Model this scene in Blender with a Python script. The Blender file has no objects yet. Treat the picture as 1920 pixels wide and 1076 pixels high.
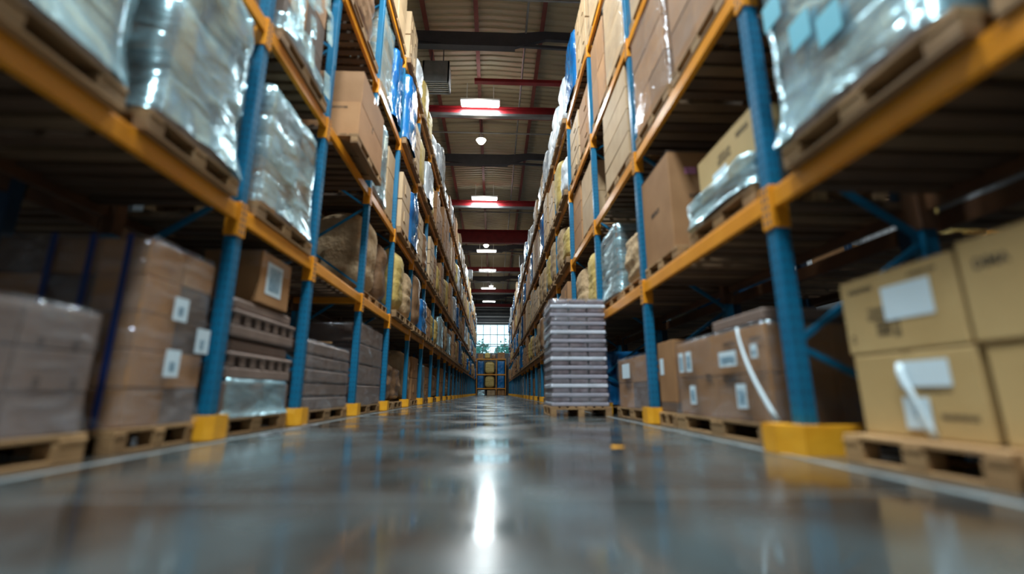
import bpy, math, random
from math import sin, cos, pi, radians
from mathutils import Vector, Matrix, noise
random.seed(7)
D = bpy.data
COL = bpy.context.scene.collection
S = bpy.context.scene

# ------------------------------------------------------------------ camera
CAM_H = 0.36
F_PX = 843.0
PITCH = math.atan(197 / F_PX)
YAW = math.atan(35 / (F_PX / cos(PITCH)))
cam = D.cameras.new('camera'); camo = D.objects.new('camera', cam); COL.objects.link(camo)
cam.sensor_width = 36.0; cam.sensor_fit = 'HORIZONTAL'; cam.lens = 36.0 * F_PX / 1920
camo.location = (0, 0, CAM_H); camo.rotation_euler = (pi / 2 + PITCH, 0, -YAW)
cam.clip_start = 0.05; cam.clip_end = 400
cam.dof.use_dof = True; cam.dof.focus_distance = 24.0; cam.dof.aperture_fstop = 0.33
S.camera = camo

# ------------------------------------------------------------------ world, view
w = D.worlds.new('world'); S.world = w; w.use_nodes = True
bg = w.node_tree.nodes['Background']; bg.inputs[0].default_value = (0.70, 0.90, 1.0, 1); bg.inputs[1].default_value = 3.0
S.view_settings.view_transform = 'Standard'; S.view_settings.look = 'None'
S.view_settings.gamma = 1.0; S.view_settings.use_curve_mapping = False
S.view_settings.exposure = -0.5

LAMP_W = 980.0        # each ceiling lamp, downward
LAMP_UP = 14.0        # its spill towards the roof
SIDE_W = 420.0        # lamps of the neighbouring aisles
LAMP_COL = (0.84, 0.96, 1.0)

def lamp_light(kind, name, loc, power, parent, size=(1.4, .3), rot=(0, 0, 0), col=LAMP_COL, radius=.25):
    l = D.lights.new(name, kind); l.energy = power; l.color = col
    if kind == 'AREA':
        l.shape = 'RECTANGLE'; l.size, l.size_y = size
    else:
        l.shadow_soft_size = radius
    o = D.objects.new(name, l); COL.objects.link(o); o.parent = parent
    o.location = Vector(loc) - parent.location; o.rotation_euler = rot
    return o

# ------------------------------------------------------------------ materials
def mat(name, col, rough=.5, metal=0.0, spec=.5):
    m = D.materials.new(name); m.use_nodes = True
    p = m.node_tree.nodes['Principled BSDF']
    p.inputs['Base Color'].default_value = (*col, 1); p.inputs['Roughness'].default_value = rough
    p.inputs['Metallic'].default_value = metal; p.inputs['Specular IOR Level'].default_value = spec
    return m
def N(m, t, **kw):
    n = m.node_tree.nodes.new(t)
    for k, v in kw.items(): setattr(n, k, v)
    return n
def LK(m, a, b): m.node_tree.links.new(a, b)
def PR(m): return m.node_tree.nodes['Principled BSDF']
def varied(name, c1, c2, scale=3.0, rough=.6, bump=.0, bscale=None, stretch=(1, 1, 1), metal=0, spec=.5, jitter=0.0, rr=None):
    m = mat(name, c1, rough, metal, spec)
    tc = N(m, 'ShaderNodeTexCoord'); mp = N(m, 'ShaderNodeMapping'); mp.inputs['Scale'].default_value = stretch
    LK(m, tc.outputs['Object'], mp.inputs['Vector'])
    nz = N(m, 'ShaderNodeTexNoise'); nz.inputs['Scale'].default_value = scale; nz.inputs['Detail'].default_value = 5
    LK(m, mp.outputs[0], nz.inputs['Vector'])
    cr = N(m, 'ShaderNodeValToRGB'); cr.color_ramp.elements[0].position = .32; cr.color_ramp.elements[1].position = .68
    cr.color_ramp.elements[0].color = (*c1, 1); cr.color_ramp.elements[1].color = (*c2, 1)
    LK(m, nz.outputs['Fac'], cr.inputs[0])
    out = cr.outputs[0]
    if jitter:
        oi = N(m, 'ShaderNodeObjectInfo'); mr = N(m, 'ShaderNodeMapRange')
        mr.inputs['To Min'].default_value = 1 - jitter; mr.inputs['To Max'].default_value = 1 + jitter
        LK(m, oi.outputs['Random'], mr.inputs['Value'])
        hs = N(m, 'ShaderNodeHueSaturation'); LK(m, mr.outputs[0], hs.inputs['Value']); LK(m, out, hs.inputs['Color'])
        out = hs.outputs[0]
    LK(m, out, PR(m).inputs['Base Color'])
    if rr:
        m2 = N(m, 'ShaderNodeMapRange'); m2.inputs['To Min'].default_value = rr[0]; m2.inputs['To Max'].default_value = rr[1]
        LK(m, nz.outputs['Fac'], m2.inputs['Value']); LK(m, m2.outputs[0], PR(m).inputs['Roughness'])
    if bump:
        bz = nz
        if bscale:
            bz = N(m, 'ShaderNodeTexNoise'); bz.inputs['Scale'].default_value = bscale; LK(m, mp.outputs[0], bz.inputs['Vector'])
        b = N(m, 'ShaderNodeBump'); b.inputs['Strength'].default_value = bump; b.inputs['Distance'].default_value = .03
        LK(m, bz.outputs['Fac'], b.inputs['Height']); LK(m, b.outputs[0], PR(m).inputs['Normal'])
    return m
M = {}
M['kraft'] = varied('kraft cardboard', (.31, .145, .052), (.39, .195, .078), 2.5, .7, .05, 30, jitter=.22)
M['kraft2'] = varied('yellow kraft cardboard', (.43, .28, .11), (.50, .345, .15), 2.0, .65, .04, 30, jitter=.06)
M['kraft_dark'] = varied('dark grey brown cardboard', (.10, .062, .043), (.145, .095, .068), 3, .6, .05, 25, jitter=.2)
M['grey_card'] = varied('grey brown cardboard', (.15, .10, .078), (.215, .15, .12), 3, .5, .05, 25, jitter=.15)
M['pale_card'] = varied('pale cardboard', (.44, .28, .145), (.53, .36, .20), 2.5, .6, .05, 25, jitter=.12)
M['wood'] = varied('pallet wood', (.20, .105, .042), (.36, .21, .09), 6, .75, .25, stretch=(1, .25, 1), jitter=.25)
M['deckwood'] = varied('dark deck boards with painted shade', (.075, .04, .02), (.15, .08, .04), 5, .7, .25, stretch=(.25, 1, 1), jitter=.25)  # wood tone lowered to paint in the shade under the decks
M['deckwood2'] = varied('lighter deck boards', (.13, .075, .035), (.24, .14, .07), 5, .7, .25, stretch=(.25, 1, 1), jitter=.25)
M['post'] = varied('blue painted steel', (.003, .115, .225), (.004, .14, .27), 4, .35, .05, 40, spec=.5)
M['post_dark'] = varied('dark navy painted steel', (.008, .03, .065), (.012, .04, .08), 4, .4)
M['beam'] = varied('orange yellow painted steel', (.64, .225, .008), (.74, .28, .014), 3, .32, .06, 25, jitter=.05)
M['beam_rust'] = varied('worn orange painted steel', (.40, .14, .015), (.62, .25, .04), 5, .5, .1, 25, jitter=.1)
M['beam_back'] = varied('orange painted steel with painted shade', (.075, .027, .008), (.13, .05, .014), 4, .6, .1, 20)  # beam orange darkened so the rear beams carry the shade in their colour
M['guard'] = varied('yellow guard paint', (.72, .31, .012), (.82, .39, .025), 5, .4, .1, 20)
M['slot'] = mat('punched slot', (.004, .06, .12), .8)
M['steel'] = varied('galvanised steel', (.32, .34, .36), (.45, .47, .5), 6, .35, metal=.8)
M['label'] = mat('white paper label', (.62, .74, .80), .6)
M['label_blue'] = mat('blue paper label', (.16, .50, .62), .5)
M['ink'] = mat('printing ink', (.035, .028, .022), .8)
M['ink_blue'] = mat('blue printing ink', (.14, .34, .48), .6)
M['ink_pink'] = mat('pink printing ink', (.5, .2, .35), .6)
M['tape'] = mat('brown parcel tape', (.22, .13, .07), .25)
M['dark_tape'] = mat('dark parcel tape', (.05, .035, .03), .35)
M['strap'] = mat('blue plastic strap', (.01, .03, .14), .35)
M['white'] = mat('white enamel', (.75, .77, .78), .4)
M['roof_red'] = varied('red painted steel', (.20, .010, .014), (.28, .016, .02), 3, .4)
M['purlin'] = varied('rust red purlin', (.13, .03, .02), (.18, .045, .03), 3, .6)
M['roof_dark'] = varied('dark painted rafter', (.035, .036, .045), (.05, .05, .06), 3, .55)
M['roof'] = varied('beige corrugated sheet', (.34, .28, .18), (.42, .35, .23), .7, .55)
M['pipe'] = varied('grey pipe', (.2, .2, .2), (.28, .28, .28), 3, .45, metal=.3)
M['wall'] = varied('grey wall panel', (.10, .11, .12), (.14, .15, .16), 1, .7)
M['bag'] = varied('white woven bag', (.62, .66, .70), (.80, .83, .86), 5, .4, .5, 12, jitter=.1)
M['sackcloth'] = varied('beige woven sack', (.36, .235, .12), (.50, .34, .19), 7, .7, .5, 18, jitter=.15)
M['yellow_sack'] = varied('yellow banded sack', (.50, .34, .08), (.62, .45, .16), 6, .6, .5, 20, jitter=.15)
M['brown_bundle'] = varied('brown wrapping paper', (.19, .10, .05), (.31, .18, .10), 4, .35, .8, 7, jitter=.15)
M['blue_film'] = varied('blue plastic film', (.006, .07, .24), (.012, .17, .40), 5, .22, 1.0, 9, stretch=(1, 1, .5), jitter=.25, rr=(.1, .35))
M['silver'] = varied('silvery stretch wrapped trays', (.30, .31, .33), (.46, .48, .50), 6, .25, .8, 9, stretch=(1, 1, .4), jitter=.1, rr=(.14, .4))
M['rim'] = mat('mauve grey plastic tray rim', (.34, .32, .37), .22)
M['rim_pale'] = mat('pale plastic tray rim', (.60, .63, .70), .2)
M['tray_body'] = varied('mauve brown tray contents', (.10, .07, .075), (.22, .17, .19), 9, .4)
M['tray_dark'] = mat('dark tray interior', (.06, .045, .04), .5)

def film_mat(name, col, op0, op1, rough=.16, bump=.8, sc=5.0, stretch=(1, 1, 2.5), metal=.6):
    m = D.materials.new(name); m.use_nodes = True
    p = PR(m); p.inputs['Base Color'].default_value = (*col, 1); p.inputs['Roughness'].default_value = rough
    p.inputs['Specular IOR Level'].default_value = 1.0; p.inputs['Metallic'].default_value = metal
    tc = N(m, 'ShaderNodeTexCoord'); mp = N(m, 'ShaderNodeMapping'); mp.inputs['Scale'].default_value = stretch
    mp.inputs['Rotation'].default_value = (.35, .2, .1)
    LK(m, tc.outputs['Object'], mp.inputs['Vector'])
    nz = N(m, 'ShaderNodeTexNoise'); nz.inputs['Scale'].default_value = sc; nz.inputs['Detail'].default_value = 3; nz.inputs['Distortion'].default_value = .8
    LK(m, mp.outputs[0], nz.inputs['Vector'])
    b = N(m, 'ShaderNodeBump'); b.inputs['Strength'].default_value = bump; b.inputs['Distance'].default_value = .05
    LK(m, nz.outputs['Fac'], b.inputs['Height']); LK(m, b.outputs[0], p.inputs['Normal'])
    mr = N(m, 'ShaderNodeMapRange'); mr.inputs['From Min'].default_value = .35; mr.inputs['From Max'].default_value = .65
    mr.inputs['To Min'].default_value = op0; mr.inputs['To Max'].default_value = op1
    LK(m, nz.outputs['Fac'], mr.inputs['Value'])
    tr = N(m, 'ShaderNodeBsdfTransparent'); mx = N(m, 'ShaderNodeMixShader')
    LK(m, mr.outputs[0], mx.inputs[0]); LK(m, tr.outputs[0], mx.inputs[1]); LK(m, p.outputs[0], mx.inputs[2])
    LK(m, mx.outputs[0], m.node_tree.nodes['Material Output'].inputs['Surface'])
    return m
M['film'] = film_mat('clear stretch film', (.66, .70, .76), .03, .28, .15, .7, 2.6)
M['film_thick'] = film_mat('layered stretch film', (.56, .86, .96), .16, .84, .22, .75, 1.8, metal=.65)
M['film_thin'] = film_mat('thin stretch film', (.62, .68, .74), .04, .24, .14, .5, 2.6)

def emis(name, col, s):
    m = D.materials.new(name); m.use_nodes = True; nt = m.node_tree; nt.nodes.remove(PR(m))
    e = N(m, 'ShaderNodeEmission'); e.inputs[0].default_value = (*col, 1); e.inputs[1].default_value = s
    LK(m, e.outputs[0], nt.nodes['Material Output'].inputs['Surface']); return m
M['tube'] = emis('lit fluorescent tube', (.95, 1.0, .98), 14)
M['bulb'] = emis('lit bell lamp', (1.0, .93, .75), 12)

def floor_mat():
    m = mat('polished concrete', (.1, .1, .1), .2)
    tc = N(m, 'ShaderNodeTexCoord')
    nz = N(m, 'ShaderNodeTexNoise'); nz.inputs['Scale'].default_value = .9; nz.inputs['Detail'].default_value = 6; nz.inputs['Roughness'].default_value = .6
    LK(m, tc.outputs['Object'], nz.inputs['Vector'])
    cr = N(m, 'ShaderNodeValToRGB'); cr.color_ramp.elements[0].position = .40; cr.color_ramp.elements[1].position = .62
    cr.color_ramp.elements[0].color = (.034, .025, .019, 1); cr.color_ramp.elements[1].color = (.070, .094, .10, 1)
    LK(m, nz.outputs['Fac'], cr.inputs[0])
    # saw-cut slab joints every 5.2 m along the aisle
    sx = N(m, 'ShaderNodeSeparateXYZ'); LK(m, tc.outputs['Object'], sx.inputs[0])
    wob = N(m, 'ShaderNodeMath', operation='MULTIPLY_ADD'); wob.inputs[1].default_value = .0; wob.inputs[2].default_value = 0
    sub = N(m, 'ShaderNodeMath', operation='SUBTRACT'); LK(m, sx.outputs['Y'], sub.inputs[0]); sub.inputs[1].default_value = 1.72 - 2.6
    md = N(m, 'ShaderNodeMath', operation='PINGPONG'); LK(m, sub.outputs[0], md.inputs[0]); md.inputs[1].default_value = 2.6
    cm = N(m, 'ShaderNodeMath', operation='GREATER_THAN'); LK(m, md.outputs[0], cm.inputs[0]); cm.inputs[1].default_value = 2.588
    mx = N(m, 'ShaderNodeMix', data_type='RGBA'); LK(m, cm.outputs[0], mx.inputs[0]); LK(m, cr.outputs[0], mx.inputs[6]); mx.inputs[7].default_value = (.11, .13, .135, 1)
    LK(m, mx.outputs[2], PR(m).inputs['Base Color'])
    n2 = N(m, 'ShaderNodeTexNoise'); n2.inputs['Scale'].default_value = 1.6; n2.inputs['Detail'].default_value = 5; LK(m, tc.outputs['Object'], n2.inputs['Vector'])
    mr = N(m, 'ShaderNodeMapRange'); mr.inputs['From Min'].default_value = .38; mr.inputs['From Max'].default_value = .62
    mr.inputs['To Min'].default_value = .06; mr.inputs['To Max'].default_value = .30
    LK(m, n2.outputs['Fac'], mr.inputs['Value']); LK(m, mr.outputs[0], PR(m).inputs['Roughness'])
    n3 = N(m, 'ShaderNodeTexNoise'); n3.inputs['Scale'].default_value = 5; n3.inputs['Detail'].default_value = 4; LK(m, tc.outputs['Object'], n3.inputs['Vector'])
    b = N(m, 'ShaderNodeBump'); b.inputs['Strength'].default_value = .16; b.inputs['Distance'].default_value = .01
    LK(m, n3.outputs['Fac'], b.inputs['Height']); LK(m, b.outputs[0], PR(m).inputs['Normal'])
    PR(m).inputs['Specular IOR Level'].default_value = .9
    return m
M['floor'] = floor_mat()
def glass_mat():
    m = D.materials.new('window glass'); m.use_nodes = True; nt = m.node_tree; nt.nodes.remove(PR(m))
    t = N(m, 'ShaderNodeBsdfTransparent'); t.inputs[0].default_value = (.86, .95, .97, 1)
    g = N(m, 'ShaderNodeBsdfGlossy'); g.inputs['Roughness'].default_value = .05
    mx = N(m, 'ShaderNodeMixShader'); mx.inputs[0].default_value = .02
    LK(m, t.outputs[0], mx.inputs[1]); LK(m, g.outputs[0], mx.inputs[2]); LK(m, mx.outputs[0], nt.nodes['Material Output'].inputs['Surface'])
    return m
M['glass'] = glass_mat()
M['line_paint'] = varied('worn floor line paint', (.16, .18, .18), (.30, .34, .35), 4, .35)
M['leaf'] = varied('leaves', (.05, .20, .16), (.16, .42, .34), 3, .6)
M['bark'] = mat('bark', (.1, .07, .05), .8)
M['asphalt'] = mat('asphalt', (.2, .2, .2), .8)

# ------------------------------------------------------------------ mesh helpers
class MB:
    def __init__(s): s.v = []; s.f = []; s.m = []; s.sm = []
    def add(s, vs, fs, m=0, smooth=False):
        o = len(s.v); s.v += [tuple(v) for v in vs]
        for f in fs: s.f.append([i + o for i in f]); s.m.append(m); s.sm.append(smooth)
    def box(s, x0, x1, y0, y1, z0, z1, c=0, m=0, jit=None):
        if x0 > x1: x0, x1 = x1, x0
        if c <= 0:
            vs = [(x, y, z) for x in (x0, x1) for y in (y0, y1) for z in (z0, z1)]
            fs = [(0, 1, 3, 2), (4, 6, 7, 5), (0, 4, 5, 1), (2, 3, 7, 6), (0, 2, 6, 4), (1, 5, 7, 3)]
        else:
            c = min(c, (x1 - x0) * .45, (y1 - y0) * .45, (z1 - z0) * .45)
            vs = []; idx = {}
            X = (x0, x1); Y = (y0, y1); Z = (z0, z1)
            for i in (0, 1):
                for j in (0, 1):
                    for k in (0, 1):
                        sx = c if i == 0 else -c; sy = c if j == 0 else -c; sz = c if k == 0 else -c
                        idx[i, j, k, 0] = len(vs); vs.append((X[i], Y[j] + sy, Z[k] + sz))
                        idx[i, j, k, 1] = len(vs); vs.append((X[i] + sx, Y[j], Z[k] + sz))
                        idx[i, j, k, 2] = len(vs); vs.append((X[i] + sx, Y[j] + sy, Z[k]))
            fs = []
            q = [(0, 0), (1, 0), (1, 1), (0, 1)]
            for i in (0, 1): fs.append([idx[i, a, b, 0] for a, b in q][:: 1 if i else -1])
            for j in (0, 1): fs.append([idx[a, j, b, 1] for a, b in q][:: -1 if j else 1])
            for k in (0, 1): fs.append([idx[a, b, k, 2] for a, b in q][:: 1 if k else -1])
            for a in (0, 1):
                for b in (0, 1):
                    fs.append([idx[a, b, 0, 0], idx[a, b, 1, 0], idx[a, b, 1, 1], idx[a, b, 0, 1]])
                    fs.append([idx[a, 0, b, 0], idx[a, 1, b, 0], idx[a, 1, b, 2], idx[a, 0, b, 2]])
                    fs.append([idx[0, a, b, 1], idx[1, a, b, 1], idx[1, a, b, 2], idx[0, a, b, 2]])
            for i in (0, 1):
                for j in (0, 1):
                    for k in (0, 1): fs.append([idx[i, j, k, t] for t in (0, 1, 2)])
        s.add(vs, fs, m)
    def prism(s, poly, z0, z1, m=0, axis='z'):
        n = len(poly)
        def P(a, b, h): return {'z': (a, b, h), 'y': (a, h, b), 'x': (h, a, b)}[axis]
        vs = [P(a, b, z0) for a, b in poly] + [P(a, b, z1) for a, b in poly]
        fs = [list(range(n))[::-1], [i + n for i in range(n)]] + [(i, (i + 1) % n, (i + 1) % n + n, i + n) for i in range(n)]
        s.add(vs, fs, m)
    def bar(s, p, q, wd, ht, m=0, up=(0, 0, 1)):
        p, q = Vector(p), Vector(q); d = (q - p).normalized(); a = d.cross(Vector(up))
        if a.length < .01: a = d.cross(Vector((1, 0, 0)))
        a.normalize(); b = a.cross(d)
        vs = []
        for e in (p, q):
            for sa, sb in ((-1, -1), (1, -1), (1, 1), (-1, 1)): vs.append(e + a * sa * wd / 2 + b * sb * ht / 2)
        s.add(vs, [(0, 1, 2, 3), (7, 6, 5, 4), (0, 4, 5, 1), (1, 5, 6, 2), (2, 6, 7, 3), (3, 7, 4, 0)], m)
    def tube(s, p, q, r, n=10, m=0, r2=None):
        p, q = Vector(p), Vector(q); d = (q - p).normalized(); a = d.orthogonal().normalized(); b = d.cross(a)
        r2 = r if r2 is None else r2
        vs = [p + (a * cos(2 * pi * i / n) + b * sin(2 * pi * i / n)) * r for i in range(n)] + [q + (a * cos(2 * pi * i / n) + b * sin(2 * pi * i / n)) * r2 for i in range(n)]
        s.add(vs, [(i, (i + 1) % n, (i + 1) % n + n, i + n) for i in range(n)], m, True)
        s.add(vs[:n], [list(range(n))[::-1]], m); s.add(vs[n:], [list(range(n))], m)
    def rings(s, rings, m=0, cap=(True, True), smooth=True):
        n = len(rings[0]); vs = [v for r in rings for v in r]; fs = []
        for k in range(len(rings) - 1):
            for i in range(n): fs.append((k * n + i, k * n + (i + 1) % n, (k + 1) * n + (i + 1) % n, (k + 1) * n + i))
        if cap[0]: fs.append(list(range(n))[::-1])
        if cap[1]: fs.append([i + (len(rings) - 1) * n for i in range(n)])
        s.add(vs, fs, m, smooth)
    def mesh(s, name, mats):
        me = D.meshes.new(name); me.from_pydata(s.v, [], s.f); me.update()
        for mm in mats: me.materials.append(M[mm] if isinstance(mm, str) else mm)
        me.polygons.foreach_set('material_index', s.m); me.polygons.foreach_set('use_smooth', s.sm)
        return me
def ob(name, me, parent=None, loc=(0, 0, 0), rot=(0, 0, 0), scale=(1, 1, 1)):
    o = D.objects.new(name, me); COL.objects.link(o); o.location = loc; o.rotation_euler = rot; o.scale = scale
    if parent is not None: o.parent = parent
    return o
def build(mb, name, mats, parent=None, loc=(0, 0, 0), rot=(0, 0, 0)):
    return ob(name, mb.mesh(name, mats if isinstance(mats, (list, tuple)) else [mats]), parent, loc, rot)
LABELS = {}
def tag(o, label, cat, group=None):
    n = len(label.replace('-', ' ').split())
    if not (4 <= len(label.split()) and len(label.split()) <= 16 and n <= 17): print('BADLABEL', len(label.split()), label)
    if label in LABELS: print('DUP LABEL', label)
    LABELS[label] = 1
    o['label'] = label; o['category'] = cat
    if group: o['group'] = group
    return o
def thing(name, label, cat, loc=(0, 0, 0), group=None, rz=0):
    o = D.objects.new(name, None); COL.objects.link(o); o.location = loc; o.rotation_euler = (0, 0, rz); o.empty_display_size = .1
    return tag(o, label, cat, group)
def struct(name, mb, mats, parent=None):
    o = build(mb, name, mats, parent)
    if parent is None: o['kind'] = 'structure'
    return o
ORD = ['', 'first', 'second', 'third', 'fourth', 'fifth', 'sixth', 'seventh', 'eighth', 'ninth', 'tenth', 'eleventh', 'twelfth', 'thirteenth',
       'fourteenth', 'fifteenth', 'sixteenth', 'seventeenth', 'eighteenth', 'nineteenth', 'twentieth', 'twenty-first', 'twenty-second', 'twenty-third',
       'twenty-fourth', 'twenty-fifth', 'twenty-sixth', 'twenty-seventh']

# ------------------------------------------------------------------ dimensions
Y_END = 59.5; HW = 14.0; ROOF = 11.9
XL, XR = -2.15, 1.83            # aisle faces of the two racks
LY = [0.95, 3.68, 5.25, 7.3, 9.3]; RY = [0.25, 2.75, 5.35, 7.75, 10.3]
while LY[-1] < 54: LY.append(LY[-1] + 2.25)
while RY[-1] < 54: RY.append(RY[-1] + 2.45)
LZ = [1.90, 3.76, 5.93, 8.08]   # tops of the beams
RZ = [1.68, 3.42, 5.18, 7.20]

# ------------------------------------------------------------------ the setting
mb = MB(); mb.box(-HW - .3, HW + .3, -9, Y_END + .3, -.3, 0); struct('floor', mb, 'floor')
for s_, nm in ((-1, 'wall_left'), (1, 'wall_right')):
    mb = MB(); mb.box(s_ * HW, s_ * (HW + .3), -9, Y_END, 0, ROOF + .1); struct(nm, mb, 'wall')
mb = MB(); mb.box(-HW, HW, -9.3, -9, 0, 12.6); struct('wall_back', mb, 'wall')
WX0, WX1, WZ0, WZ1 = -4.2, 4.2, 5.3, 9.1
mb = MB()
mb.box(-HW, WX0, Y_END, Y_END + .3, 0, 12.6); mb.box(WX1, HW, Y_END, Y_END + .3, 0, 12.6)
mb.box(WX0, WX1, Y_END, Y_END + .3, 0, WZ0); mb.box(WX0, WX1, Y_END, Y_END + .3, WZ1, 12.6)
struct('wall_front', mb, 'wall')
# window
mb = MB(); 
for i in range(10):
    x = WX0 + (WX1 - WX0) * i / 9; mb.box(x - .035, x + .035, Y_END - .02, Y_END + .1, WZ0, WZ1)
for z in (WZ0, 6.25, 6.5, 7.75, WZ1): mb.box(WX0, WX1, Y_END - .03, Y_END + .11, z - .04, z + .04)
wf = struct('window_1', mb, 'pipe')
mb = MB(); mb.box(WX0, WX1, Y_END + .05, Y_END + .06, WZ0, WZ1); struct('window_pane', mb, 'glass', wf)
# corrugated roof, shallow ridge over the aisle
mb = MB(); prof = []
y = -9.0
while y < Y_END + .3:
    prof += [(y, 0), (y + .13, 0), (y + .16, .045), (y + .23, .045)]; y += .26
def roof_z(x): return 12.35 - abs(x + .2) * .055
xs = [-HW, -.2, HW]; vs = []; fs = []
for (yy, dz) in prof:
    for x in xs: vs.append((x, yy, roof_z(x) + dz))
for i in range(len(prof) - 1):
    for k in range(2): fs.append((i * 3 + k, i * 3 + k + 1, i * 3 + 4 + k, i * 3 + 3 + k))
n0 = len(vs); vs += [(x, yy, 12.75) for x in (-HW - .3, HW + .3) for yy in (-9.3, Y_END + .5)]; fs.append((n0, n0 + 1, n0 + 3, n0 + 2))
mb.add(vs, fs); struct('ceiling', mb, 'roof')
tn = 1
def trim(mb, mats):
    global tn
    o = struct('trim_%d' % tn, mb, mats); tn += 1; return o
for x, m_ in ((-11.8, 'purlin'), (-9.9, 'purlin'), (-8, 'purlin'), (-6.1, 'purlin'), (-4.2, 'purlin'), (-2.3, 'purlin'), (-.66, 'purlin'), (1.5, 'purlin'), (3.4, 'purlin'), (5.3, 'purlin'), (7.2, 'purlin'), (9.1, 'purlin'), (11, 'purlin')):
    mb = MB(); z = roof_z(x) - .02; mb.box(x - .045, x + .045, -9, Y_END, z - .2, z); mb.box(x - .07, x + .07, -9, Y_END, z - .22, z - .2); trim(mb, m_)
mb = MB(); mb.tube((.95, -9, 11.75), (.95, Y_END, 11.75), .035, 8); trim(mb, 'pipe')        # conduit along the aisle
def rafter(y, kind):
    mb = MB()
    if kind == 'dark':       # haunched portal rafter, deepest over the aisle
        pts = [(-HW, roof_z(-HW) - .3), (-3, 11.30), (-1.2, 11.1), (.6, 11.1), (1.6, 11.42), (HW, roof_z(HW) - .45), (HW, roof_z(HW) - .22), (1.6, 11.72), (.6, 11.62), (-1.2, 11.62), (-3, 11.62), (-HW, roof_z(-HW) - .1)]
        pts = [(a, b + .1) for a, b in pts]
        mb.prism([(a, b) for a, b in pts][:: -1], y - .06, y + .06, axis='y')
        mb.box(-3, .6, y - .12, y + .12, 11.16, 11.2)
        mb.bar((.6, y, 11.3), (HW, y, 10.75), .08, .1)
        for i in range(8): mb.bar((.9 + i * 1.6, y, 11.28 - i * .06), (1.7 + i * 1.6, y, 11.7 - i * .07), .04, .04)
        trim(mb, 'roof_dark')
    elif kind == 'red':
        mb.box(-HW, HW, y - .02, y + .02, 11.0, 11.42); mb.box(-HW, HW, y - .1, y + .1, 11.38, 11.42); mb.box(-HW, HW, y - .1, y + .1, 10.98, 11.02)
        mb.box(-HW, HW, y - .3, y - .12, 10.86, 10.98, m=1)      # pale cable tray below
        trim(mb, ['roof_red', 'pipe'])
    elif kind == 'ibeam':
        mb.box(-HW, HW, y - .02, y + .02, 10.3, 11.2); mb.box(-HW, HW, y - .15, y + .15, 11.16, 11.24); mb.box(-HW, HW, y - .15, y + .15, 10.3, 10.38)
        trim(mb, 'roof_red')
for y, k in ((-5, 'dark'), (-.5, 'red'), (4, 'dark'), (8.2, 'red'), (12.4, 'dark'), (15.9, 'red'), (20.1, 'dark'), (24.9, 'red'), (29.4, 'ibeam'), (34.2, 'dark'),
             (39.5, 'red'), (44, 'dark'), (48.5, 'red'), (52.8, 'dark'), (57, 'red')): rafter(y, k)
mb = MB(); mb.box(-.77, 9, 13.9, 14.08, 11.1, 11.22); trim(mb, 'roof_red')                      # short red tie bar
for y in (10.9, 17.9, 26.9, 36, 41.5, 46): 
    mb = MB(); mb.tube((-HW, y, 11.55), (HW, y, 11.55), .035, 8); trim(mb, 'pipe')
# floor marking lines in front of the racks
mb = MB(); mb.box(1.70, 1.75, -2, 56, .001, .003); trim(mb, 'line_paint')
mb = MB(); mb.box(-2.06, -2.02, -2, 56, .001, .003); trim(mb, 'line_paint')

for z, q in ((9.35, .06), (9.7, .04), (10.15, .07), (10.6, .04), (11.1, .06)):
    mb = MB(); mb.box(-HW, HW, Y_END - .12, Y_END, z - q, z + q); trim(mb, 'white' if q > .05 else 'pipe')
# outside the end window
mb = MB(); mb.box(-60, 60, Y_END + .6, 140, -.4, -.05); o = struct('ground', mb, 'asphalt')
for i, (x, y, h_, q) in enumerate([(-7, 74, 8.6, 'left'), (-2.2, 80, 8.9, 'mid'), (1.9, 74, 8.3, 'right'), (7.2, 80, 8.7, 'far right')]):
    t = thing('tree', 'leafy green tree outside the end window, %s of the row' % ('leftmost', 'second from left', 'second from right', 'rightmost')[i], 'tree', (x, y, -.05), 'trees outside the end window')
    mb = MB(); mb.tube((0, 0, 0), (0, 0, h_ * .6), .2, 8, r2=.12); build(mb, 'trunk', 'bark', t)
    mb = MB(); R = random.Random(i)
    for k in range(900):
        a = R.uniform(0, 2 * pi); c_ = R.uniform(-1, 1); rr = R.uniform(.7, 1.0) * (1 + .2 * sin(3 * a)); sq = math.sqrt(1 - c_ * c_)
        p = Vector((2.3 * rr * sq * cos(a), 2.0 * rr * sq * sin(a), h_ * .62 + h_ * .38 * rr * c_)); d = Vector((R.uniform(-1, 1), R.uniform(-1, 1), R.uniform(-1, 1))).normalized() * .32
        e = d.cross(Vector((R.random(), 1, R.random()))).normalized() * .16
        mb.add([p - d, p + e, p + d, p - e], [(0, 1, 2, 3)])
    build(mb, 'foliage', 'leaf', t)

# ------------------------------------------------------------------ ceiling lights
def ceiling_light(x, y, z, label, power=LAMP_W, wd=1.45, up=LAMP_UP):
    t = thing('ceiling_light', label, 'ceiling light', (x, y, z), 'fluorescent lights under the roof')
    mb = MB(); mb.box(-wd / 2 - .05, wd / 2 + .05, -.22, .22, .06, .14, .02); zt = roof_z(x) - z - .04; mb.tube((-wd / 2 + .2, 0, .14), (-wd / 2 + .2, 0, zt), .012, 6); mb.tube((wd / 2 - .2, 0, .14), (wd / 2 - .2, 0, zt), .012, 6)
    build(mb, 'housing', 'white', t)
    mb = MB()
    for k in range(4): mb.tube((-wd / 2, -.15 + k * .1, .02), (wd / 2, -.15 + k * .1, .02), .032, 8)
    build(mb, 'tubes', 'tube', t)
    lamp_light('AREA', 'lamp', (x, y, z - .03), power, t, (wd, .34))
    if up: lamp_light('POINT', 'spill', (x, y - .5, z - .1), up, t, radius=.3, col=(1, .95, .85))
    return t
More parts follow.
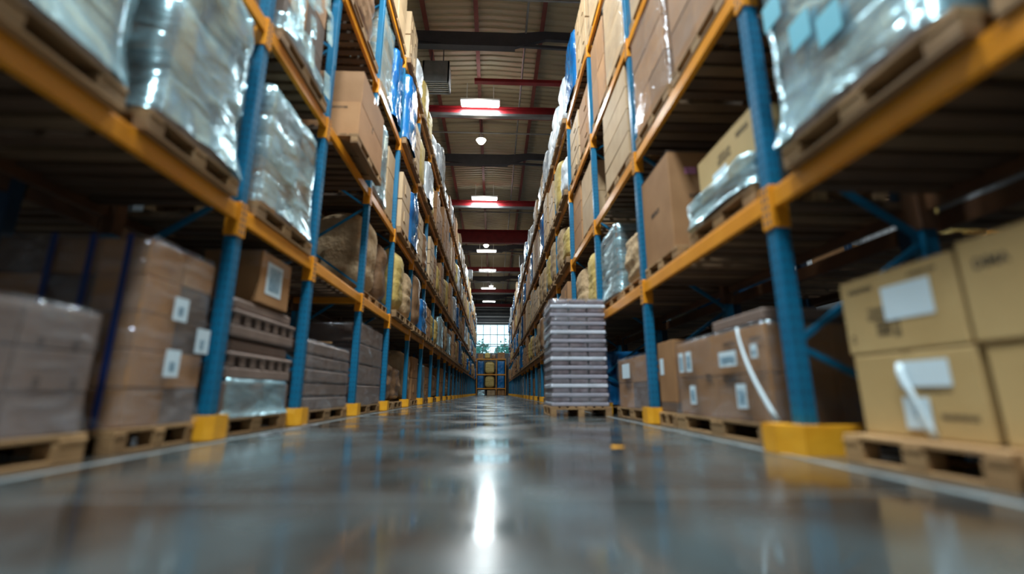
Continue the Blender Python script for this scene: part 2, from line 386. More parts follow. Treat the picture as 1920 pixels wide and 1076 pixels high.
names = ['above and behind the camera', 'added above the camera to brighten the near goods', 'over the aisle just ahead of the camera', 'nearest in view, on the first red girder', 'second in view, by the second red girder', 'over the aisle beyond the bright red girder', 'third from the far end of the aisle', 'second from the far end of the aisle', 'last one before the far window']
LAMP_F = (1.5, 1.55, 1.1, .42, .38, .36, .34, .34, .34)
for i, y in enumerate((-3.5, 1.6, 6.4, 15.6, 24.5, 33.2, 38.8, 46, 53)):  # the unseen light right above the camera is added to brighten near goods
    ceiling_light(-.62, y, 11.35 if i in (3, 4) else 10.9, 'white fluorescent ceiling light ' + names[i], LAMP_W * LAMP_F[i], up=LAMP_UP)
for s_, nm in ((-1, 'left'), (1, 'right')):
    for k, y in enumerate((2, 11, 22)):
        t = ceiling_light(s_ * 5.9, y, 10.6, 'white fluorescent light over the neighbouring %s aisle, %s from camera' % (nm, ORD[k + 1]), SIDE_W, up=0)
def bell(x, y, z, label):
    t = thing('bell_lamp', label, 'lamp', (x, y, z), 'bell lamps hanging over the aisle')
    mb = MB(); mb.tube((0, 0, .25), (0, 0, roof_z(x) - z - .01), .012, 6); build(mb, 'cord', 'roof_dark', t)
    mb = MB()
    R_ = [(.05, .26), (.09, .24), (.10, .12), (.20, .02), (.22, -.02)]
    mb.rings([[(r * cos(2 * pi * i / 20), r * sin(2 * pi * i / 20), z_) for i in range(20)] for r, z_ in R_[::-1]], cap=(False, True)); build(mb, 'shade', 'white', t)
    mb = MB(); R_ = [(.02, -.2), (.12, -.17), (.18, -.08), (.17, .0)]
    mb.rings([[(r * cos(2 * pi * i / 20), r * sin(2 * pi * i / 20), z_) for i in range(20)] for r, z_ in R_]); build(mb, 'globe', 'bulb', t)
    lamp_light('POINT', 'lamp', (x, y, z - .3), 70, t, col=(1, .88, .68), radius=.15)
bell(-.62, 17.3, 10.85, 'round white bell lamp hanging over the aisle, nearest the camera')
bell(-.62, 31.1, 10.75, 'round white bell lamp hanging beyond the bright red girder')
bell(-.3, 42.5, 10.4, 'round white bell lamp hanging deep in the aisle')
# louvred heaters
def heater(x, y, z, label):
    t = thing('unit_heater', label, 'heater', (x, y, z), 'louvred heaters under the roof')
    mb = MB(); mb.box(-.45, .45, -.35, -.29, -.4, .4); mb.box(-.45, .45, .29, .35, -.4, .4); mb.box(-.45, -.4, -.35, .35, -.4, .4); mb.box(.4, .45, -.35, .35, -.4, .4); mb.box(-.4, .4, -.29, .29, .3, .36)
    build(mb, 'casing', 'pipe', t)
    mb = MB()
    for k in range(6): yy = -.25 + k * .1; mb.bar((-.4, yy, -.33), (.4, yy, -.33), .02, .08, up=(0, .6, .8))
    build(mb, 'louvre', 'white', t)
    mb = MB(); zt = roof_z(x) - z - .03; mb.bar((-.2, 0, .4), (-.2, 0, zt), .03, .03); mb.bar((.2, 0, .4), (.2, 0, zt), .03, .03); build(mb, 'bracket', 'roof_dark', t)
heater(-2.05, 13.6, 10.95, 'grey louvred heater box hung under the roof above left rack')
heater(-2.3, 36.6, 9.9, 'small grey louvred box hung far down the left side')
heater(2.3, 32, 9.8, 'grey louvred box hung far down the right side')

# ------------------------------------------------------------------ rack parts
def post_mesh(h, slots, m='post'):
    mb = MB(); mb.box(-.05, .05, -.05, .05, .012, h, .008)
    if slots:
        z = .2
        while z < min(h, 4.5):
            for sx in (-1, 1):
                mb.box(sx * .0508, sx * .049, -.03, -.016, z, z + .022, m=1); mb.box(sx * .0508, sx * .049, .016, .03, z, z + .022, m=1)
            mb.box(-.03, -.016, -.0508, -.049, z, z + .022, m=1); mb.box(.016, .03, -.0508, -.049, z, z + .022, m=1)
            z += .075
    return mb.mesh('upright', [m, 'slot'])
def beam_mesh(L, m='beam'):   # runs along +Y from 0 to L, top at z=0, face towards -X
    mb = MB(); mb.prism([(-.028, -.135), (.022, -.135), (.022, -.035), (.028, -.0), (-.022, 0), (-.022, -.012), (-.028, -.02)][::-1], 0, L, axis='y')
    return mb.mesh('beam', [m])
def connector_mesh(m='beam', slot=True):
    mb = MB(); mb.box(-.063, .058, -.058, .058, -.27, .03, .006)
    if slot:
        for k in range(5):
            z = -.24 + k * .055; mb.box(-.0645, -.06, -.03, -.012, z, z + .03, m=1); mb.box(-.0645, -.06, .012, .03, z, z + .03, m=1)
    return mb.mesh('beam_connector', [m, 'slot'])
def foot_mesh():
    mb = MB(); mb.box(-.075, .075, -.07, .07, 0, .012)
    for a in (-1, 1): mb.tube((a * .06, a * .055, .012), (a * .06, a * .055, .03), .012, 6)
    return mb.mesh('foot_plate', ['steel'])
def guard_mesh():
    mb = MB()   # low welded U that wraps the aisle side of an upright; aisle towards -X
    mb.prism([(-.10, -.085), (-.055, -.12), (.10, -.12), (.10, .12), (-.055, .12), (-.10, .085)], 0, .012)
    out = [(-.12, -.085), (-.07, -.13), (.10, -.13), (.10, -.115), (-.062, -.115), (-.105, -.08), (-.105, .08), (-.062, .115), (.10, .115), (.10, .13), (-.07, .13), (-.12, .085)]
    mb.prism(out, .012, .19)
    for a in (-1, 1): mb.tube((-.085, a * .06, .012), (-.085, a * .06, .028), .014, 8, m=1)
    return mb.mesh('column_guard', ['guard', 'steel'])
POST = {}
def post(h, slots, m='post'):
    k = (h, slots, m)
    if k not in POST: POST[k] = post_mesh(h, slots, m)
    return POST[k]
BEAM = {}
def beam(L, m='beam'):
    k = (round(L, 2), m)
    if k not in BEAM: BEAM[k] = beam_mesh(round(L, 2), m)
    return BEAM[k]
DECK = {}
def deck(L, depth, R=None):
    k = (round(L, 2), depth)
    if k not in DECK:
        mb = MB(); n = max(3, int(L / .19)); R = random.Random(int(L * 100))
        for i in range(n):
            y0 = .08 + (L - .16) * i / n; wd = (L - .16) / n * R.uniform(.5, .8)
            mb.box(.025 + R.uniform(0, .01), depth - .03, y0, y0 + wd, -.065, -.02, m=int(R.random() < .3))
        for xx in (.22, .5, .78): mb.box(depth * xx - .03, depth * xx + .03, .075, L - .075, -.02, -.002)
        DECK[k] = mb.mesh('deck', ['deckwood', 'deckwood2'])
    return DECK[k]
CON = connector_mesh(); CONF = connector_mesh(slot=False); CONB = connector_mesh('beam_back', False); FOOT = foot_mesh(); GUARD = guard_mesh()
DEP = 1.1
BRACE = {}
def braces_mesh(k):
    if k not in BRACE:
        mb = MB(); k1, k2, d, m = k; mb.bar((.05, 0, k1), (d - .05, 0, k2), .035, .035); BRACE[k] = mb.mesh('brace', [m])
    return BRACE[k]
def frame(par, y, h, sgn, near, postm='post'):
    """an upright frame at local y; sgn=+1: depth goes to +X"""
    far = 'plain' if not near else ''
    for k, xx in enumerate((.05, DEP - .05)):
        p = ob('upright', post(h, near and k == 0, postm), par, (sgn * xx, y, 0))
        if near: ob('foot_plate', FOOT, p)
    if near:
        z = .65; up = True
        ob('brace', braces_mesh((.65, .15, DEP, postm)), par, (0, y, 0), scale=(sgn, 1, 1))
        while z + .7 < h:
            ob('brace', braces_mesh((z, z + .7, DEP, postm)) if up else braces_mesh((z + .7, z, DEP, postm)), par, (0, y, 0), scale=(sgn, 1, 1)); up = not up; z += .7
def rack_bay(side, i, y0, y1, levels, h, label, group, x, sgn, near, mid=True, first=False, postm='post', beamm='beam', name='pallet_rack', decks=True):
    t = thing(name, label, 'rack', (x, y0, 0), group)
    L = y1 - y0
    if name == 'pallet_rack' and beamm == 'beam' and not near and postm == 'post_dark': mid = True
    if first: frame(t, 0, h, sgn, near, postm)
    frame(t, L, h, sgn, near, postm)
    for z in levels:
        b = ob('beam', beam(L - .13, beamm), t, (sgn * .03, .065, z), scale=(sgn, 1, 1))
        if mid:
            if first: ob('beam_connector', CON, b, (.02, -.065, 0))
            ob('beam_connector', CON if near else CONF, b, (.02, L - .065, 0))
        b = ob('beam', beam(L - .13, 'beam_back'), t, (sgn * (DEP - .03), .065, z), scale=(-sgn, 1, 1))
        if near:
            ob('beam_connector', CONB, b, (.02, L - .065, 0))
        if decks: ob('deck', deck(L, DEP), t, (0, 0, z), scale=(sgn, 1, 1))
    return t
for i in range(len(LY) - 1):
    y0, y1 = LY[i], LY[i + 1]; near = y1 < 11.5
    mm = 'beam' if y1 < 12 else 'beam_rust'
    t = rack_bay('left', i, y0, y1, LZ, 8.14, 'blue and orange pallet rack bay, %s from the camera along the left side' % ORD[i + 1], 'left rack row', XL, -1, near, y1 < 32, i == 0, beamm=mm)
    if i == 2:
        mb = MB(); mb.box(-DEP + .06, -.06, y1 - y0 - .17, y1 - y0 - .09, 1.92 - .18, 1.92 - .02, .004); build(mb, 'support_bar', 'beam', t)
for i in range(len(RY) - 1):
    y0, y1 = RY[i], RY[i + 1]; near = y1 < 11.5
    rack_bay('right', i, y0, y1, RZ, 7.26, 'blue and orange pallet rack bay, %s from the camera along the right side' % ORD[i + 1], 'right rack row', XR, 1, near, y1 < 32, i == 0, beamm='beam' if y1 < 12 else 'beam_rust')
# column guards
for i, y in enumerate(LY[1:], 1):
    tag(ob('column_guard', GUARD, None, (XL - .05, y, 0), (0, 0, 0), (-1, 1, 1)), 'yellow steel guard around the foot of left rack post, %s from the camera' % ORD[i], 'column guard', 'yellow guards along the left rack')
for i, y in enumerate(RY[2:], 2):
    tag(ob('column_guard', GUARD, None, (XR + .05, y, 0)), 'yellow steel guard around the foot of right rack post, %s from the camera' % ORD[i], 'column guard', 'yellow guards along the right rack')
# big chamfered guard at the near right post
t = thing('column_guard', 'wide chamfered yellow guard around the foot of the nearest right blue post', 'column guard', (XR, 2.75, 0))
mb = MB()
out = [(-.13, .16), (-.13, .02), (-.04, -.11), (.31, -.11), (.31, -.09), (-.03, -.09), (-.11, .03), (-.11, .16)]
mb.prism(out, 0, .165); build(mb, 'wall_plate', 'guard', t)
mb = MB(); mb.prism([(-.128, .16), (-.128, .02), (-.04, -.108), (.31, -.108), (.31, -.055), (-.005, -.055), (-.005, .16)], .165, .172); build(mb, 'top_flange', 'guard', t)

# second rows back to back, and the racks across the neighbouring aisles (dim, seen through the gaps)
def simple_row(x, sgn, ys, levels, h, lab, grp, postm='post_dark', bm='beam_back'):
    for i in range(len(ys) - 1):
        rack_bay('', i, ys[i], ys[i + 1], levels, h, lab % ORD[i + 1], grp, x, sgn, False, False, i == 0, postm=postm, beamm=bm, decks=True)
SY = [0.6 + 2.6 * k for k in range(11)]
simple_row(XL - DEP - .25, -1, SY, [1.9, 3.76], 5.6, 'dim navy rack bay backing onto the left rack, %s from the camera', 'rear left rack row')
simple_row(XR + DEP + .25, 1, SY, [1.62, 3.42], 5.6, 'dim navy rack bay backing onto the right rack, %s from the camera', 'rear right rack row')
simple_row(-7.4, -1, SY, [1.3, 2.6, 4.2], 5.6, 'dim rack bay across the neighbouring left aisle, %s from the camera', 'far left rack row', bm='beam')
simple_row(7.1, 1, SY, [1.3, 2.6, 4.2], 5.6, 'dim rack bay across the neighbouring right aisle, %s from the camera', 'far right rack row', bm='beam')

# ------------------------------------------------------------------ pallets
def pallet_parts(L, dp):
    """local: x 0..dp, y 0..L, z 0..0.144 -> list of (name, MB)"""
    out = []
    for k in range(7):
        mb = MB(); wd = dp / 7 * (.9 if k in (0, 3, 6) else .7); c = dp * (k + .5) / 7; mb.box(c - wd / 2, c + wd / 2, 0, L, .122, .144, .003); out.append(('deck_board', mb))
    for k in (.0, .5, 1.0):
        mb = MB(); c = .06 + (L - .12) * k; mb.box(0, dp, c - .06, c + .06, .1, .122, .003); out.append(('cross_board', mb))
    for a in (0, .5, 1):
        for b in (0, .5, 1):
            mb = MB(); cx = .055 + (dp - .11) * a; cy = .07 + (L - .14) * b; mb.box(cx - .05, cx + .05, cy - .07, cy + .07, .022, .1, .004); out.append(('block', mb))
    for a in (0, .5, 1):
        mb = MB(); cx = .055 + (dp - .11) * a; mb.box(cx - .05, cx + .05, 0, L, 0, .022, .003); out.append(('bottom_board', mb))
    return out
PP = [(n, mb.mesh(n, ['wood'])) for n, mb in pallet_parts(1.0, 1.0)]
one = MB()
for n, mb in pallet_parts(1.0, 1.0): one.add(mb.v, mb.f)
PONE = one.mesh('pallet', ['wood'])
pallet_specs = []    # (x_aisle, sgn, y0, L, z, dp, label, detailed)
def pallet(xa, sgn, y0, y1, z, label, detailed=True, dp=1.0, group='wooden pallets on the racks'):
    L = y1 - y0
    if z > 0: z += .002
    if detailed:
        t = thing('wooden_pallet', label, 'pallet', (xa, y0, z), group)
        for n, me in PP: ob(n, me, t, scale=(sgn * dp, L, 1))
        return t
    o = ob('wooden_pallet', PONE, None, (xa, y0, z), scale=(sgn * dp, L, 1)); return tag(o, label, 'pallet', group)

# ------------------------------------------------------------------ load builders
def film_shell(x0, x1, y0, y1, z0, z1, seed, amp=.012, flare=.0, r=.04, nper=16, nz=14, top=True, sag=0.0):
    mb = MB(); rings = []
    per = []
    def seg(a, b, n): 
        for k in range(n): per.append((a[0] + (b[0] - a[0]) * k / n, a[1] + (b[1] - a[1]) * k / n))
    seg((x0 + r, y0), (x1 - r, y0), nper); seg((x1, y0 + r), (x1, y1 - r), nper); seg((x1 - r, y1), (x0 + r, y1), nper); seg((x0, y1 - r), (x0, y0 + r), nper)
    cx, cy = (x0 + x1) / 2, (y0 + y1) / 2
    for k in range(nz + 1):
        t = k / nz; z = z0 + (z1 - z0) * t; ring = []
        for (x, y) in per:
            n = noise.noise(Vector((x * 3 + seed, y * 3, z * 5))) + .5 * noise.noise(Vector((x * 8 + seed, y * 8, z * 14)))
            o = amp * (n + .6) + flare * max(0, 1 - t * 6) * (.6 + .8 * abs(noise.noise(Vector((x * 6, y * 6, seed)))))
            if t > .97: o -= .01
            d = Vector((x - cx, y - cy)); d = Vector((d.x / (x1 - x0), d.y / (y1 - y0))).normalized()
            ring.append((x + d.x * o, y + d.y * o, z + amp * .6 * n * (t > .5) - sag * (t == 1)))
        rings.append(ring)
    if top:
        last = rings[-1]
        for q, dz in ((.97, .006), (.8, .002), (.4, 0)):
            rings.append([(cx + (x - cx) * q, cy + (y - cy) * q, z1 + dz - sag) for x, y, z in last])
    mb.rings(rings, cap=(False, top)); return mb
CARTONS = {}
def carton_mesh(sx, sy, sz, m, c=.006):
    k = (round(sx, 3), round(sy, 3), round(sz, 3), m)
    if k not in CARTONS:
        mb = MB(); mb.box(-sx / 2, sx / 2, -sy / 2, sy / 2, 0, sz, c)
        # raised closing flaps meeting on the top, and the seam line
        mb.box(-sx / 2 + .004, -.004, -sy / 2 + .004, sy / 2 - .004, sz - .001, sz + .002); mb.box(.004, sx / 2 - .004, -sy / 2 + .004, sy / 2 - .004, sz - .001, sz + .002)
        CARTONS[k] = mb.mesh('carton', [m])
    return CARTONS[k]
def cartons_in(t, x0, x1, y0, y1, z0, z1, nx, ny, nz, m, seed=0, gap=.006, name='carton', org=(0, 0, 0)):
    R = random.Random(seed); sx = (x1 - x0) / nx; sy = (y1 - y0) / ny; sz = (z1 - z0) / nz
    for k in range(nz):
        for i in range(nx):
            for j in range(ny):
                if 0 < i < nx - 1 and 0 < j < ny - 1 and k < nz - 1: continue
                ob(name, carton_mesh(sx - gap, sy - gap, sz - gap, m if isinstance(m, str) else R.choice(m)), t,
                   (x0 + sx * (i + .5) + R.uniform(-.003, .003) - org[0], y0 + sy * (j + .5) - org[1], z0 + sz * k - org[2]), (0, 0, R.uniform(-.006, .006)))
def plate(t, face, a0, a1, z0, z1, off, m, name, th=.003, org=(0, 0, 0), label=None, lean=0):
    """thin label. face 'x-' / 'x+' (plane x=off, a = y), 'y-' (plane y=off, a = x)"""
    mb = MB()
    if face[0] == 'x':
        s_ = -1 if face[1] == '-' else 1
        mb.box(off - org[0], off + s_ * th - org[0], a0 - org[1], a1 - org[1], z0 - org[2], z1 - org[2])
    else: mb.box(a0 - org[0], a1 - org[0], off - th - org[1], off - org[1], z0 - org[2], z1 - org[2])
    o = build(mb, name, m, t)
    if label: o['label'] = label
    return o
def glyphs(t, face, a0, a1, z0, z1, off, rows, n, m='ink', org=(0, 0, 0), seed=1, name='printed_mark'):
    """rows of small upright printed strokes"""
    R = random.Random(seed); mb = MB(); rh = (z1 - z0) / rows; th = .0012
    s_ = -1 if face[1] == '-' else 1
    for r in range(rows):
        zz0 = z0 + rh * r + rh * .15; zz1 = z0 + rh * (r + 1) - rh * .1
        cw = (a1 - a0) / n
        for i in range(n):
            b0 = a0 + cw * i + cw * .1; b1 = a0 + cw * (i + 1) - cw * .12; w_ = (b1 - b0)
            st = w_ * .28
            bars = [(b0, b0 + st, zz0, zz1)]
            if R.random() < .8: bars.append((b1 - st, b1, zz0 + (zz1 - zz0) * R.choice((0, 0, .4)), zz1))
            if R.random() < .7: bars.append((b0, b1, zz1 - (zz1 - zz0) * .22, zz1))
            if R.random() < .7: bars.append((b0, b1, zz0, zz0 + (zz1 - zz0) * .22))
            if R.random() < .5: bars.append((b0, b1, zz0 + (zz1 - zz0) * .4, zz0 + (zz1 - zz0) * .6))
            for q0, q1, w0, w1 in bars:
                if face[0] == 'x': mb.box(off - org[0], off + s_ * th - org[0], q0 - org[1], q1 - org[1], w0 - org[2], w1 - org[2])
                else: mb.box(q0 - org[0], q1 - org[0], off - th - org[1], off - org[1], w0 - org[2], w1 - org[2])
    return build(mb, name, m, t)
def text_part(t, txt, loc, size, rot, m, name='printed_text', squeeze=1.0):
    cu = D.curves.new('txt', 'FONT'); cu.body = txt; cu.size = size; cu.extrude = .0006; cu.offset = size * .02
    o = D.objects.new('tmp', cu); COL.objects.link(o)
    dg = bpy.context.evaluated_depsgraph_get(); me = D.meshes.new_from_object(o.evaluated_get(dg)); me.name = name
    D.objects.remove(o); me.materials.clear(); me.materials.append(M[m])
    return ob(name, me, t, loc, rot, (squeeze, 1, 1))
def wrapped(name, label, cat, xa, sgn, dp, y0, y1, z0, z1, nx, ny, nz, m='kraft', film='film', seed=0, amp=.012, flare=.05, group=None, top=True, inset=.02, zdrop=-.004):
    """film-wrapped block of cartons; xa = aisle face"""
    z0 += .004
    t = thing(name, label, cat, (xa, y0, z0), group); org = t.location
    xa_, xb = (xa, xa + sgn * dp); x0, x1 = min(xa_, xb), max(xa_, xb)
    cartons_in(t, x0 + inset, x1 - inset, y0 + inset, y1 - inset, z0, z1 - .015, nx, ny, nz, m, seed, org=org)
    if film:
        sh = film_shell(x0 - org[0], x1 - org[0], y0 - org[1], y1 - org[1], -zdrop, z1 - z0, seed, amp, flare, top=top)
        build(sh, 'stretch_film', film, t)
    return t
def sack_mesh(L, dp, H, seed, m, rows=4, cols=1, lump=.05):
    """lumpy bulging bag, local x 0..dp, y 0..L, z 0..H"""
    mb = MB(); rings = []; n = 40; nz = 22
    for k in range(nz + 1):
        t = k / nz; z = H * t; e = min(1, (1 - abs(2 * t - 1) ** 7) ** .5 + .0) if 0 < t < 1 else .55
        ring = []
        for i in range(n):
            a = 2 * pi * i / n; ca, sa = cos(a), sin(a); p = 4
            r = (abs(ca) ** p + abs(sa) ** p) ** (-1 / p)
            layer = .5 * abs(sin(pi * rows * t)) ** .5 + .5
            q = (.90 + .1 * layer) * e + lump * noise.noise(Vector((ca * 2 + seed, sa * 2, t * 6)))
            ring.append((dp / 2 + ca * r * dp / 2 * q * .97, L / 2 + sa * r * L / 2 * q * .97, z))
        rings.append(ring)
    last = rings[-1]
    rings.append([(dp / 2 + (x - dp / 2) * .4, L / 2 + (y - L / 2) * .4, H + lump * .5) for x, y, z in last])
    mb.rings(rings); return mb.mesh('sack', [m])

# --- unit library for the deep part of the racks (each 1 x 1 m in plan, 1 m high, scaled slightly)
LIB = {}
def lib(kind, v):
    k = (kind, v)
    if k in LIB: return LIB[k]
    R = random.Random(hash(kind) % 1000 + v if False else len(kind) * 17 + v); mb = MB()
    if kind in ('kraft', 'pale', 'wrapped'):
        nx, ny, nz = 2, R.choice((1, 2)), R.choice((2, 3))
        mats = {'kraft': ['kraft'], 'pale': ['pale_card'], 'wrapped': ['grey_card', 'film_thick']}[kind]
        for a in range(nx):
            for b in range(ny):
                for c in range(nz):
                    j = R.uniform(-.008, .008)
                    mb.box(a / nx + .006 + .01, (a + 1) / nx - .006, b / ny + .012 + j, (b + 1) / ny - .012 + j, c / nz, (c + 1) / nz - .012, .008)
                    if kind != 'wrapped': mb.box(.003 + a * .5, .016 + a * .5, (b + .3) / ny, (b + .5) / ny, (c + .35) / nz, (c + .7) / nz)
        if kind == 'wrapped':
            sh = film_shell(0, 1, 0, 1, .004, 1.0, v * 9 + 1, .02, .03, nper=8, nz=10); mb.add(sh.v, sh.f, 1, True)
    elif kind == 'blue': sh = film_shell(0, 1, 0, 1, .004, 1, v * 5 + 2, .05, .02, nper=9, nz=14); mb.add(sh.v, sh.f, 0, True); mats = ['blue_film']
    elif kind == 'silver': sh = film_shell(0, 1, 0, 1, .004, 1, v * 5 + 3, .04, .03, nper=9, nz=14); mb.add(sh.v, sh.f, 0, True); mats = ['silver']
    elif kind == 'bag': me = sack_mesh(1, 1, 1, v * 3.3, 'bag', 2, lump=.09); LIB[k] = me; return me
    elif kind == 'sacks': me = sack_mesh(1, 1, 1, v * 3.3 + 1, 'sackcloth', 6, lump=.05); LIB[k] = me; return me
    elif kind == 'yellow': me = sack_mesh(1, 1, 1, v * 3.3 + 2, 'yellow_sack', 8, lump=.05); LIB[k] = me; return me
    elif kind == 'bundle': me = sack_mesh(1, 1, 1, v * 3.3 + 4, 'brown_bundle', 3, lump=.09); LIB[k] = me; return me
    elif kind == 'trays':
        n = 9
        for c in range(n):
            z = c / n; j = R.uniform(-.01, .01); mb.box(.01 + j, .99, .01, .99, z, z + .6 / n, .006, 0); mb.box(.04, .96, .04, .96, z + .6 / n, z + 1 / n, 0, 1)
        mats = ['grey_card', 'tray_dark']
    LIB[k] = mb.mesh('load_' + kind, mats); return LIB[k]
PHR = {'kraft': ('carton_stack', 'brown kraft carton stack', 'carton stack'), 'pale': ('carton_stack', 'pale cardboard carton stack', 'carton stack'),
       'wrapped': ('wrapped_load', 'clear film wrapped carton load', 'wrapped load'), 'blue': ('wrapped_load', 'glossy blue film wrapped load', 'wrapped load'),
       'silver': ('wrapped_load', 'silvery film wrapped load', 'wrapped load'), 'bag': ('bulk_bag', 'white woven bulk bag', 'bulk bag'),
       'sacks': ('sack_stack', 'beige stack of sacks', 'sacks'), 'yellow': ('sack_stack', 'yellow banded stack of sacks', 'sacks'),
       'bundle': ('paper_bundle', 'brown paper wrapped bundle', 'bundle'), 'trays': ('tray_stack', 'layered grey tray stack', 'trays')}
TIER = ['floor', 'first', 'second', 'third', 'top']
PAL_COUNT = [0]
def load(side, bay, tier, slot, y0, y1, z, H, kind=None, R=random, pal=True, detailed=False):
    sgn = -1 if side == 'left' else 1; xa = (XL, XR)[side == 'right'] + sgn * (.10 if tier == 0 else (-.07 if bay > 3 else .03))
    tn_ = ('on the floor of %s rack' % side) if tier == 0 else ('on %s tier of %s rack' % (TIER[tier], side))
    where = '%s, %s bay, %s half' % (tn_, ORD[bay + 1], slot)
    nm, ph, cat = PHR[kind]
    j = R.uniform(-.02, .04)
    if pal:
        if PAL_COUNT[0] < 270:
            pallet(xa + sgn * .0 - sgn * .03, sgn, y0, y1, z, ('wooden pallet ' + where), detailed); PAL_COUNT[0] += 1; z += .146
    o = ob(nm, lib(kind, R.randrange(3)), None, (xa - sgn * j, y0 + .02, z + .005), scale=(sgn * .98, y1 - y0 - .04, H))
    tag(o, ph + ' ' + where, cat, {'kraft': 'carton stacks on the racks', 'pale': 'carton stacks on the racks', 'bag': 'bulk bags on the racks', 'sacks': 'sack stacks on the racks', 'yellow': 'sack stacks on the racks',
        'bundle': 'paper bundles on the racks', 'trays': 'tray stacks on the racks'}.get(kind, 'wrapped loads on the racks'))
    return o

# ================================================================== near loads, left rack
XF = XL - .05     # load faces on the left, -2.20
# floor, first bay: low wrapped block of grey cartons
pallet(XF, -1, 1.30, 2.66, 0, 'wooden pallet under the low grey wrapped block, front left on the floor', dp=1.0)
t = wrapped('wrapped_load', 'low wrapped block of grey cartons on a pallet, front left on the floor', 'wrapped load', XF, -1, 1.0, 1.32, 2.64, .146, .80, 2, 3, 3, 'grey_card', 'film', 11, .008, .03, 'wrapped loads near the camera')
for a, b in ((2.28, .58), (2.47, .57), (2.30, .38), (2.50, .38), (1.95, .57), (2.05, .38)):
    glyphs(t, 'x+', a, a + .035, b, b + .05, XF - .015, 2, 1, 'ink', t.location, int(a * 100))
# tall banded load behind it, reaching far back
pallet(XF, -1, 2.84, 3.58, 0, 'dark wooden pallet under the tall wrapped load with blue straps, left floor')
t = wrapped('wrapped_load', 'tall film wrapped load of brown cartons with blue straps, left floor before the first post', 'wrapped load', XF, -1, 1.0, 2.85, 3.57, .146, 1.35, 3, 2, 5, ['kraft', 'kraft_dark', 'kraft'], 'film', 5, .010, .05, 'wrapped loads near the camera')
for x in (-2.33, -2.56, -2.80):
    mb = MB(); O = t.location; mb.box(x - O.x - .018, x - O.x + .018, -.022, -.016, 0, 1.2); build(mb, 'strap', 'strap', t)
for a0, a1, b0, b1 in ((3.12, 3.26, .84, 1.0), (3.12, 3.26, .46, .64), (3.40, 3.55, .64, .82)):
    plate(t, 'x+', a0, a1, b0, b1, XF + .012, 'label', 'label', org=t.location)
    glyphs(t, 'x+', a0 + .04, a0 + .1, b0 + .03, b0 + .1, XF + .0155, 2, 2, 'ink_blue', t.location, int(a0 * 99))
# floor, second bay: notched trays on a wrapped block, carton on top
pallet(XF, -1, 3.86, 5.08, 0, 'wooden pallet under the notched tray stack, left floor after the first post')
t = thing('tray_stack', 'two stacked grey brown notched trays on a wrapped block, left floor after first post', 'tray stack', (XF, 3.88, .149), 'wrapped loads near the camera')
mb = MB(); mb.box(-1.0, -.01, 0, 1.18, 0, .30, .02); build(mb, 'base_block', 'grey_card', t)
build(film_shell(-1.0, 0, -.01, 1.19, .004, .32, 3, .01, .05), 'stretch_film', 'film_thick', t)
for zb in (.32, .68):
    mb = MB(); mb.box(-.98, -.01, .0, 1.18, zb, zb + .10, .015); mb.box(-.96, -.05, .03, 1.15, zb + .10, zb + .19, m=1)
    for k in range(7): mb.box(-.98, -.012, .01 + k * .178, .10 + k * .178, zb + .10, zb + .19, .004)
    mb.box(-.985, -.0, -.005, 1.185, zb + .19, zb + .225, .01); mb.box(-.96, -.04, .04, 1.14, zb + .225, zb + .345, .03)
    build(mb, 'notched_tray', ['grey_card', 'tray_dark'], t)
t = thing('carton', 'brown carton with a big white label on top of the notched tray stack', 'carton', (XF - .3, 4.55, 1.172 + .02), None)
ob('box', carton_mesh(.55, .62, .50, 'kraft'), t); 
plate(t, 'x+', -.20, .12, .10, .42, .2755, 'label', 'label'); glyphs(t, 'x+', -.15, .08, .14, .38, .2787, 7, 9, 'ink_blue', seed=8)
build(film_shell(-.285, .285, -.32, .32, .34, .52, 12, .006, .02), 'stretch_film', 'film', t)
# floor, third bay
def layered(name, label, x, y0, y1, z0, z1, nl, seed, mats='grey_card', film='film', L_=None):
    t = thing(name, label, 'wrapped load', (x, y0, z0), 'wrapped loads near the camera'); L = y1 - y0; H = (z1 - z0) / nl; s_ = -1 if x < 0 else 1
    for k in range(nl):
        mb = MB(); j = .012 * noise.noise(Vector((k * 1.7, seed, 0)))
        mb.box(s_ * (.015 + j), s_ * .98, .015 + j, L - .015, H * k, H * k + H - .012, .02); build(mb, 'layer', mats, t)
    sh = film_shell(min(0, s_), max(0, s_), 0, L, .004, z1 - z0, seed, .010, .05); build(sh, 'stretch_film', film, t); return t
pallet(XF, -1, 5.48, 7.12, 0, 'wooden pallet under the low layered block between second and third left posts')
layered('wrapped_load', 'low film wrapped block of grey layers on the floor between second and third left posts', XF, 5.5, 7.1, .146, .98, 5, 21)
mb = MB(); mb.bar((XF - .75, 5.6, 1.02), (XF - .1, 6.4, 1.03), .14, .018); mb.bar((XF - .8, 6.0, 1.012), (XF - .2, 5.75, 1.01), .10, .015)
tag(build(mb, 'loose_board', 'wood'), 'loose brown boards lying on the low layered block', 'board')
pallet(XF, -1, 7.5, 9.12, 0, 'wooden pallet under the taller layered block between third and fourth left posts')
layered('wrapped_load', 'taller film wrapped block of grey layers on the floor between third and fourth left posts', XF, 7.52, 9.1, .146, 1.5, 4, 33)
